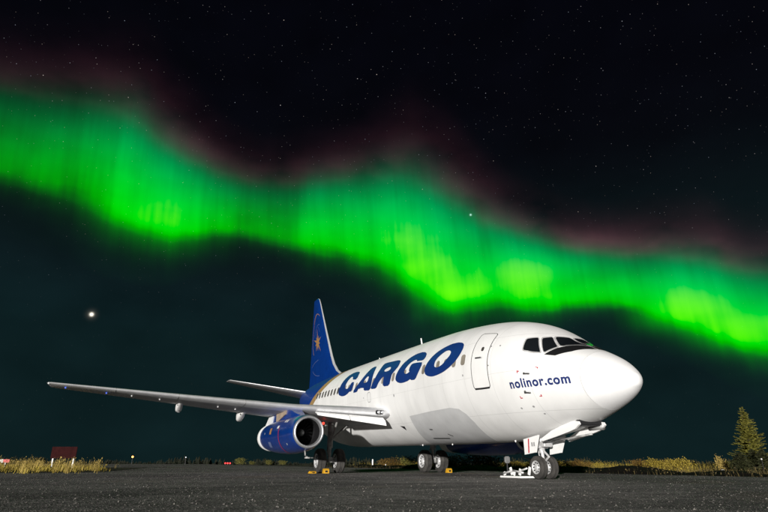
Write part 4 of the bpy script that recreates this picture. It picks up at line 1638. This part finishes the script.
# far wood: a dark jagged strip along the horizon
V, Fc = [], []
wr = random.Random(77)
for k in range(1500):
    d = wr.uniform(230, 330)
    px = wr.uniform(-260, 980)
    c = at_px(d, px, -.3)
    env = .65 + .35 * math.sin(px * .021 + 1) * math.sin(px * .057)
    h = wr.uniform(2.0, 4.3) * env
    w = h * wr.uniform(.35, .6)
    nl = 4
    for j in range(nl):
        z0, z1 = h * j / nl, h * (j + 1.5) / nl
        z1 = min(z1, h)
        rr_ = w * (1 - j / nl) * wr.uniform(.8, 1.1)
        b = len(V)
        a0 = wr.uniform(0, 6)
        for i in range(6): V.append((c.x + rr_ * math.cos(a0 + i * 1.047) * wr.uniform(.7, 1.2), c.y + rr_ * math.sin(a0 + i * 1.047) * wr.uniform(.7, 1.2), c.z + z0))
        V.append((c.x, c.y, c.z + z1))
        Fc += [(b + i, b + (i + 1) % 6, b + 6) for i in range(6)]
fw = mesh('far_wood', V, Fc, 'wood', None, False, fix=False)
tag(fw, 'dark strip of distant forest along the horizon', 'forest', kind='stuff')

# ------------------------------------------------------------------ small things
# sign in the grass
sg = empty('sign', at_px(45, 63), 'dark maroon sign board on two white posts in the grass', 'sign')
r_ = Vector((math.sin(YAW), -math.cos(YAW), 0))
q = Vector((math.sin(YAW) * 0, 0, 0))
Mr = Matrix((r_, Vector((0, 0, 1)).cross(r_), Vector((0, 0, 1)))).transposed()
for s in (-1, 1):
    bm = bmesh.new()
    bm_box(bm, r_ * (.80 * s) + Vector((0, 0, .70)), (.10, .10, 1.6), Mr.copy(), .01)
    from_bm('post', bm, 'post', sg)
bm = bmesh.new()
bm_box(bm, Vector((math.cos(YAW), math.sin(YAW), 0)) * -.08 + Vector((0, 0, 1.15)), (1.95, .05, .85), Mr.copy(), .015)
from_bm('board', bm, 'signboard', sg)
# small barrier at the very left
bs = empty('barrier', at_px(50, 0), 'low red and white barrier rail at the left edge of the frame', 'barrier')
for j in range(4):
    bm = bmesh.new()
    bm_box(bm, r_ * (-1.1 + .55 * j + .0) + Vector((0, 0, .55)), (.54, .06, .26), Mr.copy(), .01)
    from_bm('board', bm, 'red' if j % 2 else 'post', bs)
for j in (-.9, .5):
    bm = bmesh.new()
    bm_box(bm, r_ * j + Vector((0, 0, .21)), (.08, .08, .43), Mr.copy(), .01)
    from_bm('post', bm, 'post', bs)


def lamp_post(loc, h, material, r, label):
    e = empty('lamp_post', loc, label, 'lamp')
    bm = bmesh.new()
    bm_tube(bm, (0, 0, 0), (0, 0, h - r), .06, .045, 8)
    bm_tube(bm, (0, 0, 0), (0, 0, .1), .15, .12, 8)
    from_bm('pole', bm, 'dark', e)
    bm = bmesh.new()
    bmesh.ops.create_icosphere(bm, subdivisions=2, radius=r, matrix=Matrix.Translation((0, 0, h)))
    from_bm('lamp_globe', bm, material, e, True)
    return e


lamp_post(at_px(190, 132), 2.3, 'amberlamp', .30, 'lone orange lamp on the horizon right of the sign')
lamp_post(at_px(120, 322), .95, 'amberlamp', .20, 'orange lamp low on the horizon under the engine inlet')
lamp_post(at_px(180, 185.5), 2.1, 'whitelamp', .14, 'tiny white lamp on the horizon under the wing')
rl = empty('marker_lights', at_px(170, 228), 'row of red ground lights on the horizon', 'lights')
for j in range(3):
    bm = bmesh.new()
    bm_tube(bm, r_ * (-.7 + .7 * j), r_ * (-.7 + .7 * j) + Vector((0, 0, .25)), .08, .06, 8)
    p_ = from_bm('stand', bm, 'dark', rl)
    bm = bmesh.new()
    bmesh.ops.create_icosphere(bm, subdivisions=2, radius=.24, matrix=Matrix.Translation(r_ * (-.7 + .7 * j) + Vector((0, 0, .40))))
    from_bm('lamp_globe', bm, 'redfar', rl, True)
# white marker post behind the belly
mp_ = empty('marker_post', at_px(62, 373), 'slim white marker post between the two main gears', 'post')
bm = bmesh.new()
bm_tube(bm, (0, 0, 0), (0, 0, .78), .085, .08, 10)
bm_tube(bm, (0, 0, .78), (0, 0, .84), .08, .02, 10)
from_bm('post', bm, 'post', mp_, False)
mp2 = empty('marker_post', at_px(60, 386), 'short grey stake right of the slim white marker post', 'post')
bm = bmesh.new()
bm_tube(bm, (0, 0, 0), (0, 0, .33), .05, .045, 8)
from_bm('post', bm, 'post', mp2, False)
# small utility box under the belly
ub = empty('utility_box', at_px(22, 507.5), 'small grey box on a stand behind the nose gear', 'box')
bm = bmesh.new()
bm_box(bm, (0, 0, .54), (.2, .2, .24), Mr.copy(), .03)
from_bm('cabinet', bm, 'gearmetal', ub)
bm = bmesh.new()
bm_tube(bm, (0, 0, 0), (0, 0, .44), .03, .03, 8)
bm_box(bm, (0, 0, .02), (.3, .3, .04))
from_bm('stand', bm, 'dark', ub)
# white reflectors at the far right
for (px, d, z, lb) in [(721.5, 34, .0, 'small white reflector in the golden row left of the spruce'), (763, 34.5, .62, 'tiny white reflector in front of the dark bushes at the right edge')]:
    e = empty('reflector', at_px(d, px, -.3), lb, 'reflector')
    bm = bmesh.new()
    bm_tube(bm, (0, 0, 0), (0, 0, z + .3), .02, .02, 8)
    from_bm('stake', bm, 'dark', e)
    bm = bmesh.new()
    bm_box(bm, (0, 0, z + .36), (.12, .22 if px < 750 else .07, .10 if px < 750 else .08), None, .03)
    from_bm('reflector_face', bm, 'post', e)


# wheel chocks
def chock(loc, rz, label, mat_='yellow', l=.34):
    e = empty('wheel_chock', loc, label, 'chock', 'chocks at the main wheels')
    prof = [(-.17, 0), (.15, 0), (.13, .20), (.05, .27), (-.04, .25), (-.12, .12)]
    V = [(x, y, z) for y in (-l / 2, l / 2) for x, z in prof]
    n_ = len(prof)
    Fc = [tuple(range(n_)), tuple(range(n_, 2 * n_))] + [(i, (i + 1) % n_, n_ + (i + 1) % n_, n_ + i) for i in range(n_)]
    b = mesh('block', V, Fc, mat_, e, False)
    bv = bmesh.new()
    bm_box(bv, (.135, 0, .11), (.04, l * .42, .10))
    from_bm('hole', bv, 'black', e, False)
    e.rotation_euler.z = rz
    e.scale = (.72, .72, .72)
    return e


chock((14.72, -3.06, 0.0), math.pi, 'yellow wheel chock against the far main wheels')
chock((14.72, 2.95, 0.0), math.pi, 'yellow wheel chock in front of the near main wheels, under the engine')
c_ = chock((14.70, 3.55, 0.0), math.pi + .2, 'flat dirty yellow chock lying beside the near outer main wheel', 'yellow', .3)
c_.scale = (.8, .9, .35)
# white frame on the ground by the nose wheels
tf = empty('chock_frame', (4.78, .35, 0), 'low white metal frame on the ground just behind the nose wheels', 'chock')
bm = bmesh.new()
bm_box(bm, (0.02, 0, .045), (1.0, .5, .05), None, .01)
from_bm('base_plate', bm, 'white', tf)
for (x, y, h) in [(-.35, .16, .22), (-.12, .2, .16), (.12, .12, .26), (.34, .2, .12), (-.5, -.05, .28)]:
    bm = bmesh.new()
    bm_box(bm, (x, y, .07 + h / 2), (.09, .04, h * .8), Matrix.Rotation(.35 * (1 if x > 0 else -1), 3, 'Y'), .008)
    from_bm('bracket', bm, 'white', tf)
bm = bmesh.new()
bm_path(bm, [Vector((-.55, .2, .16)), Vector((-.1, .22, .22)), Vector((.45, .2, .12))], .028)
bm_path(bm, [Vector((-.66, .14, .28)), Vector((-.3, .16, .2))], .025)
from_bm('rail', bm, 'hub', tf, True)
